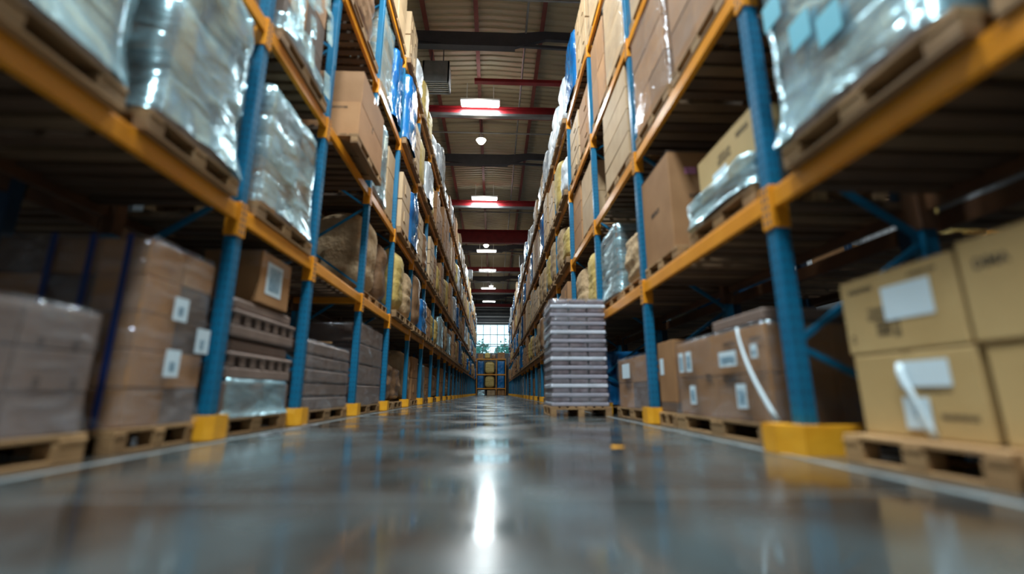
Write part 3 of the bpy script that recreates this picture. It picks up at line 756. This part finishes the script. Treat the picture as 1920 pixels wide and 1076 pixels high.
# first tier, left
def sack_thing(name, label, cat, xa, sgn, y0, y1, z, H, m, rows, seed, lump=.06, dp=1.0, group=None):
    o = ob(name, sack_mesh(y1 - y0, dp, H, seed, m, rows, lump=lump), None, (xa, y0, z), scale=(sgn, 1, 1)); return tag(o, label, cat, group)
z1 = LZ[0]
pallet(XL + .06, -1, 1.02, 2.33, z1, 'wooden pallet over the front left beam, nearest the camera')
wrapped('wrapped_load', 'silvery wrapped load on the left first tier, cut by the picture edge', 'wrapped load', XL + .04, -1, 1.0, 1.12, 2.30, z1 + .146, 3.35, 2, 3, 5, 'kraft_dark', 'film_thick', 17, .015, .06, 'wrapped loads near the camera', inset=.035)
pallet(XL + .06, -1, 2.5, 3.48, z1, 'wooden pallet under the bulging silvery load by the first left post')
wrapped('wrapped_load', 'bulging silvery wrapped load with dark cartons, left first tier by the first post', 'wrapped load', XL + .04, -1, 1.0, 2.54, 3.44, z1 + .146, 3.50, 2, 3, 6, ['kraft_dark', 'kraft_dark', 'kraft'], 'film_thick', 29, .03, .07, 'wrapped loads near the camera', inset=.04)
pallet(XL + .02, -1, 3.86, 5.1, z1, 'wooden pallet under the shining wrapped load between first and second left posts')
wrapped('wrapped_load', 'shining wrapped carton load on the first tier between first and second left posts', 'wrapped load', XL, -1, 1.0, 3.88, 5.08, z1 + .146, 3.28, 2, 3, 5, ['kraft', 'grey_card'], 'film_thick', 43, .02, .05, 'wrapped loads near the camera', inset=.035)
pallet(XF, -1, 7.42, 8.45, z1, 'wooden pallet under the beige sack, first tier after third left post')
sack_thing('bulk_sack', 'big beige woven sack on the first tier after the third left post', 'sack', XF, -1, 7.44, 8.43, z1 + .146, 1.45, 'sackcloth', 3, 2.2)
pallet(XF, -1, 8.5, 9.22, z1, 'wooden pallet under the brown bundle, first tier before fourth left post')
sack_thing('paper_bundle', 'brown paper bundle on the first tier before the fourth left post', 'bundle', XF, -1, 8.52, 9.2, z1 + .146, 1.3, 'brown_bundle', 2, 5.1)
# second tier, left
z2 = LZ[1]
pallet(XL + .03, -1, 3.86, 5.08, z2, 'wooden pallet under the tattered wrapped load, second tier left')
t = wrapped('wrapped_load', 'tattered half wrapped brown load on the second tier between first and second left posts', 'wrapped load', XL + .01, -1, 1.0, 3.9, 5.0, z2 + .146, 5.35, 2, 2, 3, ['kraft', 'kraft_dark'], None, 51, group='wrapped loads near the camera', inset=.05)
build(film_shell(-1.0, 0, 0, 1.1, .004, .22, 8, .02, .05, top=False), 'stretch_film', 'film_thick', t)
R = random.Random(4); mb = MB()
for k in range(34):
    y = R.uniform(.02, 1.05); zz = R.uniform(.25, 1.4); w_ = R.uniform(.03, .09); l_ = R.uniform(.1, .35); xx = R.uniform(-.02, .03)
    mb.add([(xx, y, zz), (xx + .04, y + w_, zz - .03), (xx + .05, y + w_ * 1.5, zz - l_), (xx + .01, y + w_ * .3, zz - l_ * .9)], [(0, 1, 2, 3)])
build(mb, 'torn_film', 'film_thick', t)
pallet(XL + .22, -1, 5.75, 7.12, z2, 'wooden pallet sticking out under two big brown cartons')
for k, (y0, y1, lb) in enumerate(((5.80, 7.10, 'lower'), (5.84, 7.08, 'upper'))):
    t = thing('carton', 'big plain brown carton on the left second tier, %s of two' % lb, 'carton', (XL + .2 - .5, (y0 + y1) / 2, z2 + .146 + k * .54), 'two big brown cartons, left second tier')
    ob('box', carton_mesh(1.0, y1 - y0, .535, 'kraft'), t)
    mb = MB(); mb.box(-.5, .5, -.03, .03, .5375, .539); mb.box(.5, .502, -.03, .03, .43, .538); build(mb, 'tape', 'tape', t)
    if k == 0: glyphs(t, 'y-', -.42, .32, .42, .47, -(y1 - y0) / 2, 1, 26, 'ink', seed=3)
pallet(XF, -1, 7.42, 8.5, z2, 'wooden pallet under the silvery load, left second tier after third post')
wrapped('wrapped_load', 'silvery wrapped carton load on the left second tier after the third post', 'wrapped load', XF, -1, 1.0, 7.44, 8.48, z2 + .146, 5.5, 2, 2, 5, 'grey_card', 'film_thick', 61, .02, .05, 'wrapped loads near the camera', inset=.03)
pallet(XF, -1, 8.56, 9.22, z2, 'wooden pallet under pale cartons, left second tier before fourth post')
wrapped('carton_stack', 'pale carton stack on the left second tier before the fourth post', 'carton stack', XF, -1, 1.0, 8.58, 9.2, z2 + .146, 5.4, 2, 1, 3, 'pale_card', None, 62)
# third and top tiers, left
z3 = LZ[2]
pallet(XL + .03, -1, 5.42, 7.1, z3, 'wooden pallet under the bulging bundle, left third tier before the third post')
sack_thing('paper_bundle', 'bulging brown bundle on the left third tier before the third post', 'bundle', XL, -1, 5.44, 7.08, z3 + .146, 1.5, 'brown_bundle', 4, 7.7)
pallet(XF, -1, 7.45, 8.45, z3, 'wooden pallet under the tall film wrapped load, left third tier')
wrapped('wrapped_load', 'tall film wrapped pale load on the left third tier after the third post', 'wrapped load', XF, -1, 1.0, 7.47, 8.43, z3 + .146, 7.8, 2, 2, 4, 'pale_card', 'film_thick', 71, .02, .05, 'wrapped loads near the camera', inset=.03)
pallet(XF, -1, 8.52, 9.22, z3, 'wooden pallet under the shiny blue load, left third tier')
o = ob('wrapped_load', lib('blue', 1), None, (XF + .03, 8.54, z3 + .146), scale=(-1, .66, 1.65)); tag(o, 'shiny blue film wrapped load on the left third tier before the fourth post', 'wrapped load', 'wrapped loads on the racks')
z4 = LZ[3]
pallet(XL + .03, -1, 7.45, 9.15, z4, 'long wooden pallet under beige cartons, top tier left, nearest in view')
wrapped('carton_stack', 'beige carton stack on the top tier of the left rack, nearest in view', 'carton stack', XL + .02, -1, 1.0, 7.5, 9.1, z4 + .146, 10.2, 2, 2, 3, 'pale_card', None, 64)

# ================================================================== near loads, right rack
XG = XR + .05
pallet(XG, 1, 1.66, 2.47, 0, 'pale wooden pallet under the yellow brown cartons with white labels, front right')
pallet(XG, 1, .75, 1.62, 0, 'pale wooden pallet front right, cut by the picture edge')
CX = 2.0
def big_carton(label, x0, y0, y1, z0, z1, m='kraft2', dp=.62, seed=0, rz=0.0):
    t = thing('carton', label, 'carton', (x0 + dp / 2, (y0 + y1) / 2, z0), 'yellow brown cartons front right'); t.rotation_euler.z = rz
    ob('box', carton_mesh(dp, y1 - y0, z1 - z0, m, .010), t)
    h = (y1 - y0) / 2
    mb = MB(); mb.box(-dp / 2, dp / 2, -.028, .028, z1 - z0 + .002, z1 - z0 + .0035) ; build(mb, 'tape', 'tape', t); return t, -dp / 2, h
# upper carton with the big white label: local y runs away from the camera (picture left)
t, fx, h = big_carton('yellow brown carton with one big white label and dark print, upper row front right', CX, 1.81, 2.47, .558, .965)
plate(t, 'x-', -.21, .055, .155, .325, fx, 'label', 'white_label')
glyphs(t, 'x-', .105, .265, .325, .355, fx, 1, 9, seed=5)
glyphs(t, 'x-', .045, .165, .165, .235, fx, 2, 5, seed=6); glyphs(t, 'x-', .03, .12, .08, .165, fx, 3, 5, seed=7)
glyphs(t, 'x-', -.02, .02, .07, .16, fx, 4, 1, seed=9); glyphs(t, 'x-', .265, .29, .06, .11, fx, 2, 1, seed=2); glyphs(t, 'x-', -.25, -.10, .345, .365, fx, 1, 9, seed=12)
t, fx, h = big_carton('yellow brown carton with white label and hanging paper pouch, lower row front right', CX, 1.80, 2.45, .146, .553)
plate(t, 'x-', -.20, .06, .24, .36, fx, 'label', 'white_label')
plate(t, 'x-', -.08, .055, .045, .19, fx - .004, 'label', 'document_pouch')
glyphs(t, 'x-', -.02, .01, .10, .15, fx - .0072, 2, 1, 'ink_blue', seed=2)
glyphs(t, 'x-', -.19, -.03, .205, .228, fx, 1, 9, seed=15); glyphs(t, 'x-', -.28, -.12, .09, .12, fx, 1, 11, seed=16)
mb = MB(); vs = []
for k in range(9):
    u = k / 8; yy = .035 - .11 * u + .01 * sin(u * 9); zz = .35 - .335 * u; ww = .012 + .014 * abs(sin(u * 5 + .4)); xx = fx - .012 - .012 * sin(u * 4)
    vs += [(xx, yy - ww, zz), (xx - .012, yy, zz), (xx, yy + ww, zz - .004)]
mb.add(vs, [f for k in range(8) for f in ((k * 3, k * 3 + 1, k * 3 + 4, k * 3 + 3), (k * 3 + 1, k * 3 + 2, k * 3 + 5, k * 3 + 4))], 0, True)
o = build(mb, 'film_strip', 'label', t); sol = o.modifiers.new('s', 'SOLIDIFY'); sol.thickness = .0015
t, fx, h = big_carton('brown carton printed DIMA, upper row front right at the picture edge', CX, 1.12, 1.795, .558, .99, 'kraft2')
text_part(t, 'DIMA', (fx - .001, .275, .30), .062, (pi / 2, 0, -pi / 2), 'ink', squeeze=.9)
t, fx, h = big_carton('yellow brown carton, lower row front right at the picture edge', CX + .01, 1.10, 1.775, .146, .548, 'kraft2')
glyphs(t, 'x-', .06, .2, .27, .32, fx, 1, 8, seed=19)
for k, (y0, y1) in enumerate(((1.12, 1.78), (1.81, 2.45))):
    for z0_, z1_, w_ in ((.146, .55, 'lower'), (.556, .96, 'upper')):
        t = thing('carton', 'plain yellow brown carton in the rear %s row front right, %s one' % (w_, ('nearer', 'farther')[k]), 'carton', (CX + .97 - .02, (y0 + y1) / 2, z0_), 'yellow brown cartons front right')
        ob('box', carton_mesh(.60, y1 - y0, z1_ - z0_, 'kraft2', .01), t)
# wrapped labelled cartons beyond the near post
pallet(XG, 1, 3.05, 4.72, 0, 'long wooden pallet under the labelled wrapped cartons beyond the near right post')
t = wrapped('wrapped_load', 'film wrapped brown cartons with pale blue labels on the floor beyond near right post', 'wrapped load', XG + .02, 1, .98, 3.08, 4.70, .146, .86, 2, 2, 2, 'kraft', 'film_thin', 81, .008, .04, 'wrapped loads near the camera')
mb = MB(); mb.box(.02, .9, .02, .78, .714, .80, .01); build(mb, 'lid_carton', 'grey_card', t)
O = t.location; fx = O.x + .012
for a0, a1, b0, b1 in ((4.44, 4.54, .55, .74), (4.26, 4.38, .55, .74), (4.22, 4.34, .25, .42), (3.45, 3.72, .56, .68), (3.16, 3.24, .60, .70), (3.36, 3.50, .24, .42)):
    plate(t, 'x-', a0, a1, b0, b1, fx - .03, 'label', 'label', org=O); glyphs(t, 'x-', a0 + .02, a1 - .02, b0 + .02, b1 - .04, fx - .0335, 4, 4, 'ink_blue', O, int(a0 * 50))
for a0, a1, b0, b1 in ((3.95, 4.05, .45, .52), (3.55, 3.75, .44, .50), (3.5, 3.7, .72, .76), (3.15, 3.3, .72, .76)): glyphs(t, 'x-', a0, a1, b0, b1, fx, 2, 5, 'ink', O, int(b0 * 90))
mb = MB(); vs = []
for k in range(11):
    u = k / 10; yy = 3.34 - .36 * u ** 1.15 - O.y; zz = .84 - .66 * u - O.z; ww = .004 + .03 * u; xx = -.045 - .03 * sin(u * 3) 
    vs += [(xx, yy - ww, zz), (xx - .015, yy, zz), (xx, yy + ww, zz)]
mb.add(vs, [f for k in range(10) for f in ((k * 3, k * 3 + 1, k * 3 + 4, k * 3 + 3), (k * 3 + 1, k * 3 + 2, k * 3 + 5, k * 3 + 4))], 0, True)
o = build(mb, 'loose_film_tail', 'label', t); sol = o.modifiers.new('s', 'SOLIDIFY'); sol.thickness = .002
pallet(XG, 1, 4.78, 5.25, 0, 'small wooden pallet under the single brown carton before the second right post')
t = thing('carton', 'single plain brown carton with white label on the floor before the second right post', 'carton', (XG + .35 + .02, 5.0, .25), None)
ob('box', carton_mesh(.66, .46, .66, 'kraft'), t); plate(t, 'x-', .08, .18, .30, .48, -.33, 'label', 'label')
mb = MB(); mb.box(-.33, .33, -.23, .23, -.1, 0, .01); build(mb, 'dark_tray', 'kraft_dark', t)
pallet(XG, 1, 5.55, 7.0, 0, 'wooden pallet under the wrapped cartons after the second right post')
t = wrapped('wrapped_load', 'grey film wrapped cartons on the floor after the second right post', 'wrapped load', XG + .02, 1, .95, 5.57, 6.98, .146, .84, 2, 2, 2, ['kraft', 'grey_card'], 'film', 83, .01, .03, 'wrapped loads near the camera')
plate(t, 'x-', 6.25, 6.6, .55, .75, XG + .0, 'label', 'label', org=t.location)
# tall tray load standing out in the aisle
pallet(.86, 1, 6.98, 7.98, 0, 'wooden pallet standing in the aisle under the tall silvery tray stack', dp=.94)
t = thing('tray_stack', 'tall silvery stack of film wrapped trays on a pallet standing out in the aisle', 'tray stack', (.88, 7.0, .149))
nl = 12; HH = (1.80 - .146) / nl
for k in range(nl):
    j = .006 * sin(k * 2.3); mb = MB(); z = k * HH
    mb.box(.01 + j, .89 + j, .01, .95, z, z + HH * .42, .012, 0)
    for a in range(3): mb.box(.02 + a * .293, .02 + a * .293 + .275, .02, .93, z + HH * .42, z + HH * .98, .02, 1)
    build(mb, 'tray', ['rim_pale' if k % 3 == 2 else 'rim', 'tray_body'], t)
build(film_shell(0, .9, 0, .96, .004, 1.665, 91, .008, .02, nper=14, nz=36), 'stretch_film', 'film', t)
# first tier, right
q1 = RZ[0]
pallet(XR - .06, 1, 1.38, 2.46, q1, 'wooden pallet over the near right beam under the silvery load with blue labels', dp=1.0)
t = wrapped('wrapped_load', 'silvery wrapped load with pale blue labels on the right first tier, before the near post', 'wrapped load', XR - .05, 1, 1.0, 1.48, 2.44, q1 + .146, 3.05, 2, 4, 6, ['grey_card', 'kraft_dark', 'grey_card'], 'film_thick', 95, .016, .07, 'wrapped loads near the camera', inset=.035)
O = t.location
for a0, b0 in ((2.04, 2.30), (1.84, 2.16), (2.24, 2.62), (1.98, 2.70)):
    plate(t, 'x-', a0, a0 + .16, b0, b0 + .18, XR - .085, 'label_blue', 'label', org=O)
pallet(XR - .02, 1, .42, 1.3, q1, 'wooden pallet on the right first tier nearest the camera')
wrapped('wrapped_load', 'dark film wrapped load on the right first tier at the picture corner', 'wrapped load', XR - .0, 1, 1.0, .44, 1.28, q1 + .146, 2.9, 2, 2, 4, 'kraft_dark', 'film_thick', 97, .016, .05, 'wrapped loads near the camera', inset=.035)
pallet(XG - .03, 1, 2.92, 4.0, q1, 'wooden pallet under the grey wrapped bundle just beyond the near right post')
t = thing('wrapped_bundle', 'flat grey film wrapped bundle on the right first tier beyond the near post', 'bundle', (XG - .03, 2.94, q1 + .150), 'wrapped loads near the camera')
ob('bundle', sack_mesh(1.02, .95, .24, 9.1, 'kraft_dark', 1, lump=.03), t); build(film_shell(-.01, .96, -.01, 1.03, .004, .26, 66, .02, .03), 'stretch_film', 'film_thick', t)
t = thing('carton', 'yellow brown carton with white pouch on top of the grey wrapped bundle', 'carton', (XG + .5, 3.44, q1 + .146 + .27))
ob('box', carton_mesh(.82, .98, .42, 'kraft2', .01), t); plate(t, 'x-', -.02, .22, .02, .17, -.41, 'label', 'label', lean=.3)
glyphs(t, 'x-', -.10, .12, .20, .30, -.41, 2, 6, seed=31); glyphs(t, 'x-', -.38, -.2, .28, .34, -.41, 1, 6, seed=32)
pallet(XG - .03, 1, 4.3, 5.27, q1, 'wooden pallet under the large plain brown box before the second right post')
t = thing('carton', 'large tall brown box with small dark print on the right first tier before second post', 'carton', (XG + .42, 4.82, q1 + .146))
ob('box', carton_mesh(.86, .86, 1.10, 'kraft', .012), t); glyphs(t, 'x-', -.10, .16, .52, .60, -.43, 1, 9, seed=41)
glyphs(t, 'y-', -.22, .05, .55, .62, -.43, 1, 8, seed=42); plate(t, 'y-', -.25, -.12, .84, .92, -.43, 'ink_pink', 'pink_sticker')
mb = MB(); mb.box(-.43, .43, -.43, .43, 1.103, 1.115, .004); build(mb, 'lid', 'kraft_dark', t)
# right first tier, third bay
pallet(XG, 1, 5.5, 6.45, q1, 'wooden pallet under the beige sacks, right first tier after the second post')
sack_thing('sack_stack', 'beige sacks under white film on the right first tier after the second post', 'sacks', XG, 1, 5.52, 6.43, q1 + .146, .75, 'sackcloth', 3, 3.9, lump=.08)
pallet(XG, 1, 6.55, 7.6, q1, 'wooden pallet under the leaning grey sheets, right first tier')
layered('wrapped_load', 'tall grey layered load on the right first tier behind the aisle tray stack', XG, 6.57, 7.58, q1 + .146, 2.95, 9, 45, 'grey_card', 'film_thick')
# second tier, right: big kraft cartons
q2 = RZ[1]
def carton_wall(lb, xa, y0, y1, z, H, ny, nz, m, film=None, seed=0, grp='carton stacks on the racks'):
    pallet(xa, 1, y0 - .02, y1 + .02, z, 'wooden pallet under ' + lb)
    return wrapped('carton_stack', lb, 'carton stack', xa, 1, 1.0, y0, y1, z + .146, z + .146 + H, 2, ny, nz, m, film, seed, .012, .05, grp, inset=.02)
carton_wall('tall brown carton stack, right second tier just beyond near post', XG - .06, 2.95, 3.98, q2, 1.42, 2, 3, 'kraft', 'film_thin', 101)
carton_wall('tall brown carton stack, right second tier before second post', XG - .06, 4.13, 5.2, q2, 1.42, 2, 3, 'kraft', 'film_thin', 103)
carton_wall('pale carton stack with dark gaps, right second tier after second post', XG - .05, 5.55, 6.9, q2, 1.45, 1, 4, 'pale_card', None, 105)
carton_wall('brown carton pair on the right second tier after third post', XG, 8.1, 9.1, q2, 1.35, 1, 2, 'pale_card', None, 107)
carton_wall('brown carton pair on the right second tier before fourth post', XG, 9.2, 10.15, q2, 1.45, 1, 3, 'kraft', None, 109)
q3 = RZ[2]
carton_wall('large pale carton stack on the right third tier before second post', XG - .04, 3.9, 5.2, q3, 1.6, 2, 2, 'pale_card', 'film_thin', 111)
carton_wall('tall pale carton stack on the right third tier after second post', XG - .04, 5.55, 6.55, q3, 1.65, 1, 2, 'pale_card', 'film_thin', 113)
carton_wall('pale carton stack on the right third tier before third post', XG - .04, 6.62, 7.58, q3, 1.6, 2, 2, 'kraft', None, 115)
q4 = RZ[3]
carton_wall('pale carton stack on the right top tier, nearest in view', XG - .04, 5.6, 7.55, q4, 1.9, 2, 2, 'pale_card', 'film_thin', 117)

# ================================================================== generated loads deeper in the racks
R = random.Random(12)
W = {('left', 0): 'kraft kraft sacks kraft bundle wrapped', ('left', 1): 'sacks bundle blue kraft kraft yellow wrapped sacks', ('left', 2): 'blue silver kraft sacks pale yellow kraft bundle',
     ('left', 3): 'silver pale sacks bag kraft kraft bundle yellow', ('left', 4): 'pale bag pale kraft bag yellow silver',
     ('right', 0): 'kraft wrapped kraft blue trays silver', ('right', 1): 'kraft sacks yellow blue sacks kraft bundle', ('right', 2): 'kraft blue yellow sacks sacks pale kraft',
     ('right', 3): 'pale kraft bag kraft blue yellow', ('right', 4): 'pale blue bag bag silver pale bag'}
HT = {0: (.75, 1.3), 1: (.9, 1.5), 2: (.9, 1.6), 3: (1.0, 1.7), 4: (.9, 1.6)}
for i in range(26):
    for side, YS, ZS in (('left', LY, LZ), ('right', RY, RZ)):
        if i >= len(YS) - 1: continue
        y0, y1 = YS[i] + .09, YS[i + 1] - .09; mid = (y0 + y1) / 2
        for tier in range(5):
            if side == 'left':
                if i < 3: continue
                if i == 3: continue
            else:
                if i < 2: continue
                if i == 2: continue
                if i == 3 and tier == 2: continue
                if i == 3 and tier == 0: pass
            z = 0 if tier == 0 else ZS[tier - 1]
            head = (ZS[tier] - z - .35) if tier < 4 else 9
            for sl, (a, b) in enumerate(((y0, mid - .05), (mid + .05, y1))):
                kinds = W[side, tier].split(); k = R.choice(kinds)
                if side == 'left' and tier == 0 and i == 4: k = 'bundle'
                if side == 'left' and tier == 3 and i == 4: k = ('blue', 'pale')[sl]
                if side == 'left' and tier == 4 and i == 4: k = ('pale', 'bag')[sl]
                if side == 'left' and tier == 2 and i == 4: k = ('pale', 'blue')[sl]
                if side == 'right' and tier == 4: k = {3: ('pale', 'blue'), 4: ('bag', 'bag'), 5: ('bag', 'silver'), 6: ('pale', 'bag')}.get(i, (k, k))[sl]
                lo, hi = HT[tier]; H = min(R.uniform(lo, hi), head)
                if tier == 4 and i > 6: H *= R.uniform(.75, 1.1)
                load(side, i, tier, ('nearer', 'farther')[sl], a, b, z, H, k, R, True, detailed=(i <= 4))
# loads in the dim rows behind
R = random.Random(5)
def dim_loads(x, sgn, lab, tiers, ysl, prob, grp):
    for ti, z in tiers:
        for i in range(len(ysl) - 1):
            for sl in (0, 1):
                if R.random() > prob: continue
                a = ysl[i] + .1 + sl * 1.22; k = R.choice(['kraft', 'wrapped', 'kraft', 'silver', 'bundle', 'blue', 'yellow', 'bag', 'pale'])
                nm, ph, cat = PHR[k]; H = R.uniform(.7, .98) if ti else R.uniform(.7, .95)
                o = ob(nm, lib(k, R.randrange(3)), None, (x, a, z + .005), scale=(sgn * .96, 1.0, H))
                tag(o, '%s %s, %s tier, %s bay, %s half' % (ph, lab, ('floor', 'first', 'second')[ti], ORD[i + 1], ('nearer', 'farther')[sl]), cat, grp)
dim_loads(XL - DEP - .31, -1, 'behind left rack', ((1, 1.9), ), SY, .8, 'dim loads behind the left rack')
dim_loads(XR + DEP + .31, 1, 'behind right rack', ((1, 1.62), ), SY, .8, 'dim loads behind the right rack')
dim_loads(-7.46, -1, 'across left aisle', ((0, 0), (1, 1.3), (2, 2.6)), SY, .75, 'dim loads across the left aisle')
dim_loads(7.16, 1, 'across right aisle', ((0, 0), (1, 1.3), (2, 2.6)), SY, .75, 'dim loads across the right aisle')
for k, (x, y0, lb, H) in enumerate(((XL - DEP - .42, 2.0, 'kraft carton stack standing behind the tall strapped load', 1.2),)):
    tag(ob('carton_stack', lib('kraft', 1), None, (x, y0, 0), scale=(-.9, 1.05, H)), lb, 'carton stack')

# ================================================================== cross rack closing the aisle
t = thing('pallet_rack', 'orange cross rack closing the far end of the aisle below the window', 'rack', (-2.1, 57.2, 0))
for x in (0, 2.45, 3.62):
    for yy in (.05, 1.05): ob('upright', post_mesh(4.5, False, 'beam_rust'), t, (x, yy, 0))
for z in (.85, 2.55, 4.45):
    for xa, L in ((.05, 2.35), (2.5, 1.07)):
        for yy in (.0, 1.05):
            mb = MB(); mb.box(xa, xa + L, yy - .03, yy + .03, z - .13, z); build(mb, 'beam', 'beam', t)
    mb = MB()
    for k in range(18): mb.box(.05 + k * .2, .05 + k * .2 + .14, .04, 1.02, z - .06, z - .02)
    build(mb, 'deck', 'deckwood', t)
FX = -2.1
for (a, b, z, H, k, lb) in ((.13, .85, 2.555, 1.55, 'blue', 'upper left'), (1.0, 2.25, 2.555, 1.55, 'yellow', 'upper middle'), (2.62, 3.45, 2.555, 1.55, 'blue', 'upper right'),
                            (.13, .85, .855, 1.5, 'blue', 'lower left'), (1.0, 2.25, .855, 1.45, 'yellow', 'lower middle'), (2.62, 3.45, .855, 1.5, 'blue', 'lower right'),
                            (.15, .8, 4.45, .6, 'kraft', 'top left'), (.95, 1.7, 4.45, .75, 'yellow', 'top middle'), (1.8, 2.4, 4.45, .55, 'bundle', 'top centre'), (2.6, 3.5, 4.45, .8, 'kraft', 'top right'),
                            (.1, 1.1, 0, .6, 'wrapped', 'floor left'), (1.3, 2.3, 0, .6, 'pale', 'floor middle'), (2.6, 3.5, 0, .6, 'kraft', 'floor right')):
    nm, ph, cat = PHR[k]
    tag(ob(nm, lib(k, 1), None, (FX + a, 57.26, z + .003), scale=(b - a, .9, H)), ph + ' in the far cross rack, ' + lb, cat, 'loads in the far cross rack')

# small things on the floor
mb = MB(); mb.add([(0, 0, .002), (.09, .02, .004), (.11, .08, .002), (.03, .1, .006)], [(0, 1, 2, 3)]); o = build(mb, 'paper_scrap', 'guard', None, (.78, 3.1, 0)); sol = o.modifiers.new('s', 'SOLIDIFY'); sol.thickness = .002
tag(o, 'small yellow paper scrap lying on the aisle floor', 'scrap')
mb = MB(); pts = [Vector((-1.93 + .09 * sin(k * .55), 3.98 + k * .055, .008 + .004 * abs(sin(k)))) for k in range(24)]
for a, b in zip(pts[:-1], pts[1:]): mb.tube(a, b, .007, 6)
tag(build(mb, 'loose_strap', 'steel'), 'thin loose packing strap curled on the floor by first left guard', 'strap')
print('objects', len(D.objects), 'pallets', PAL_COUNT[0])
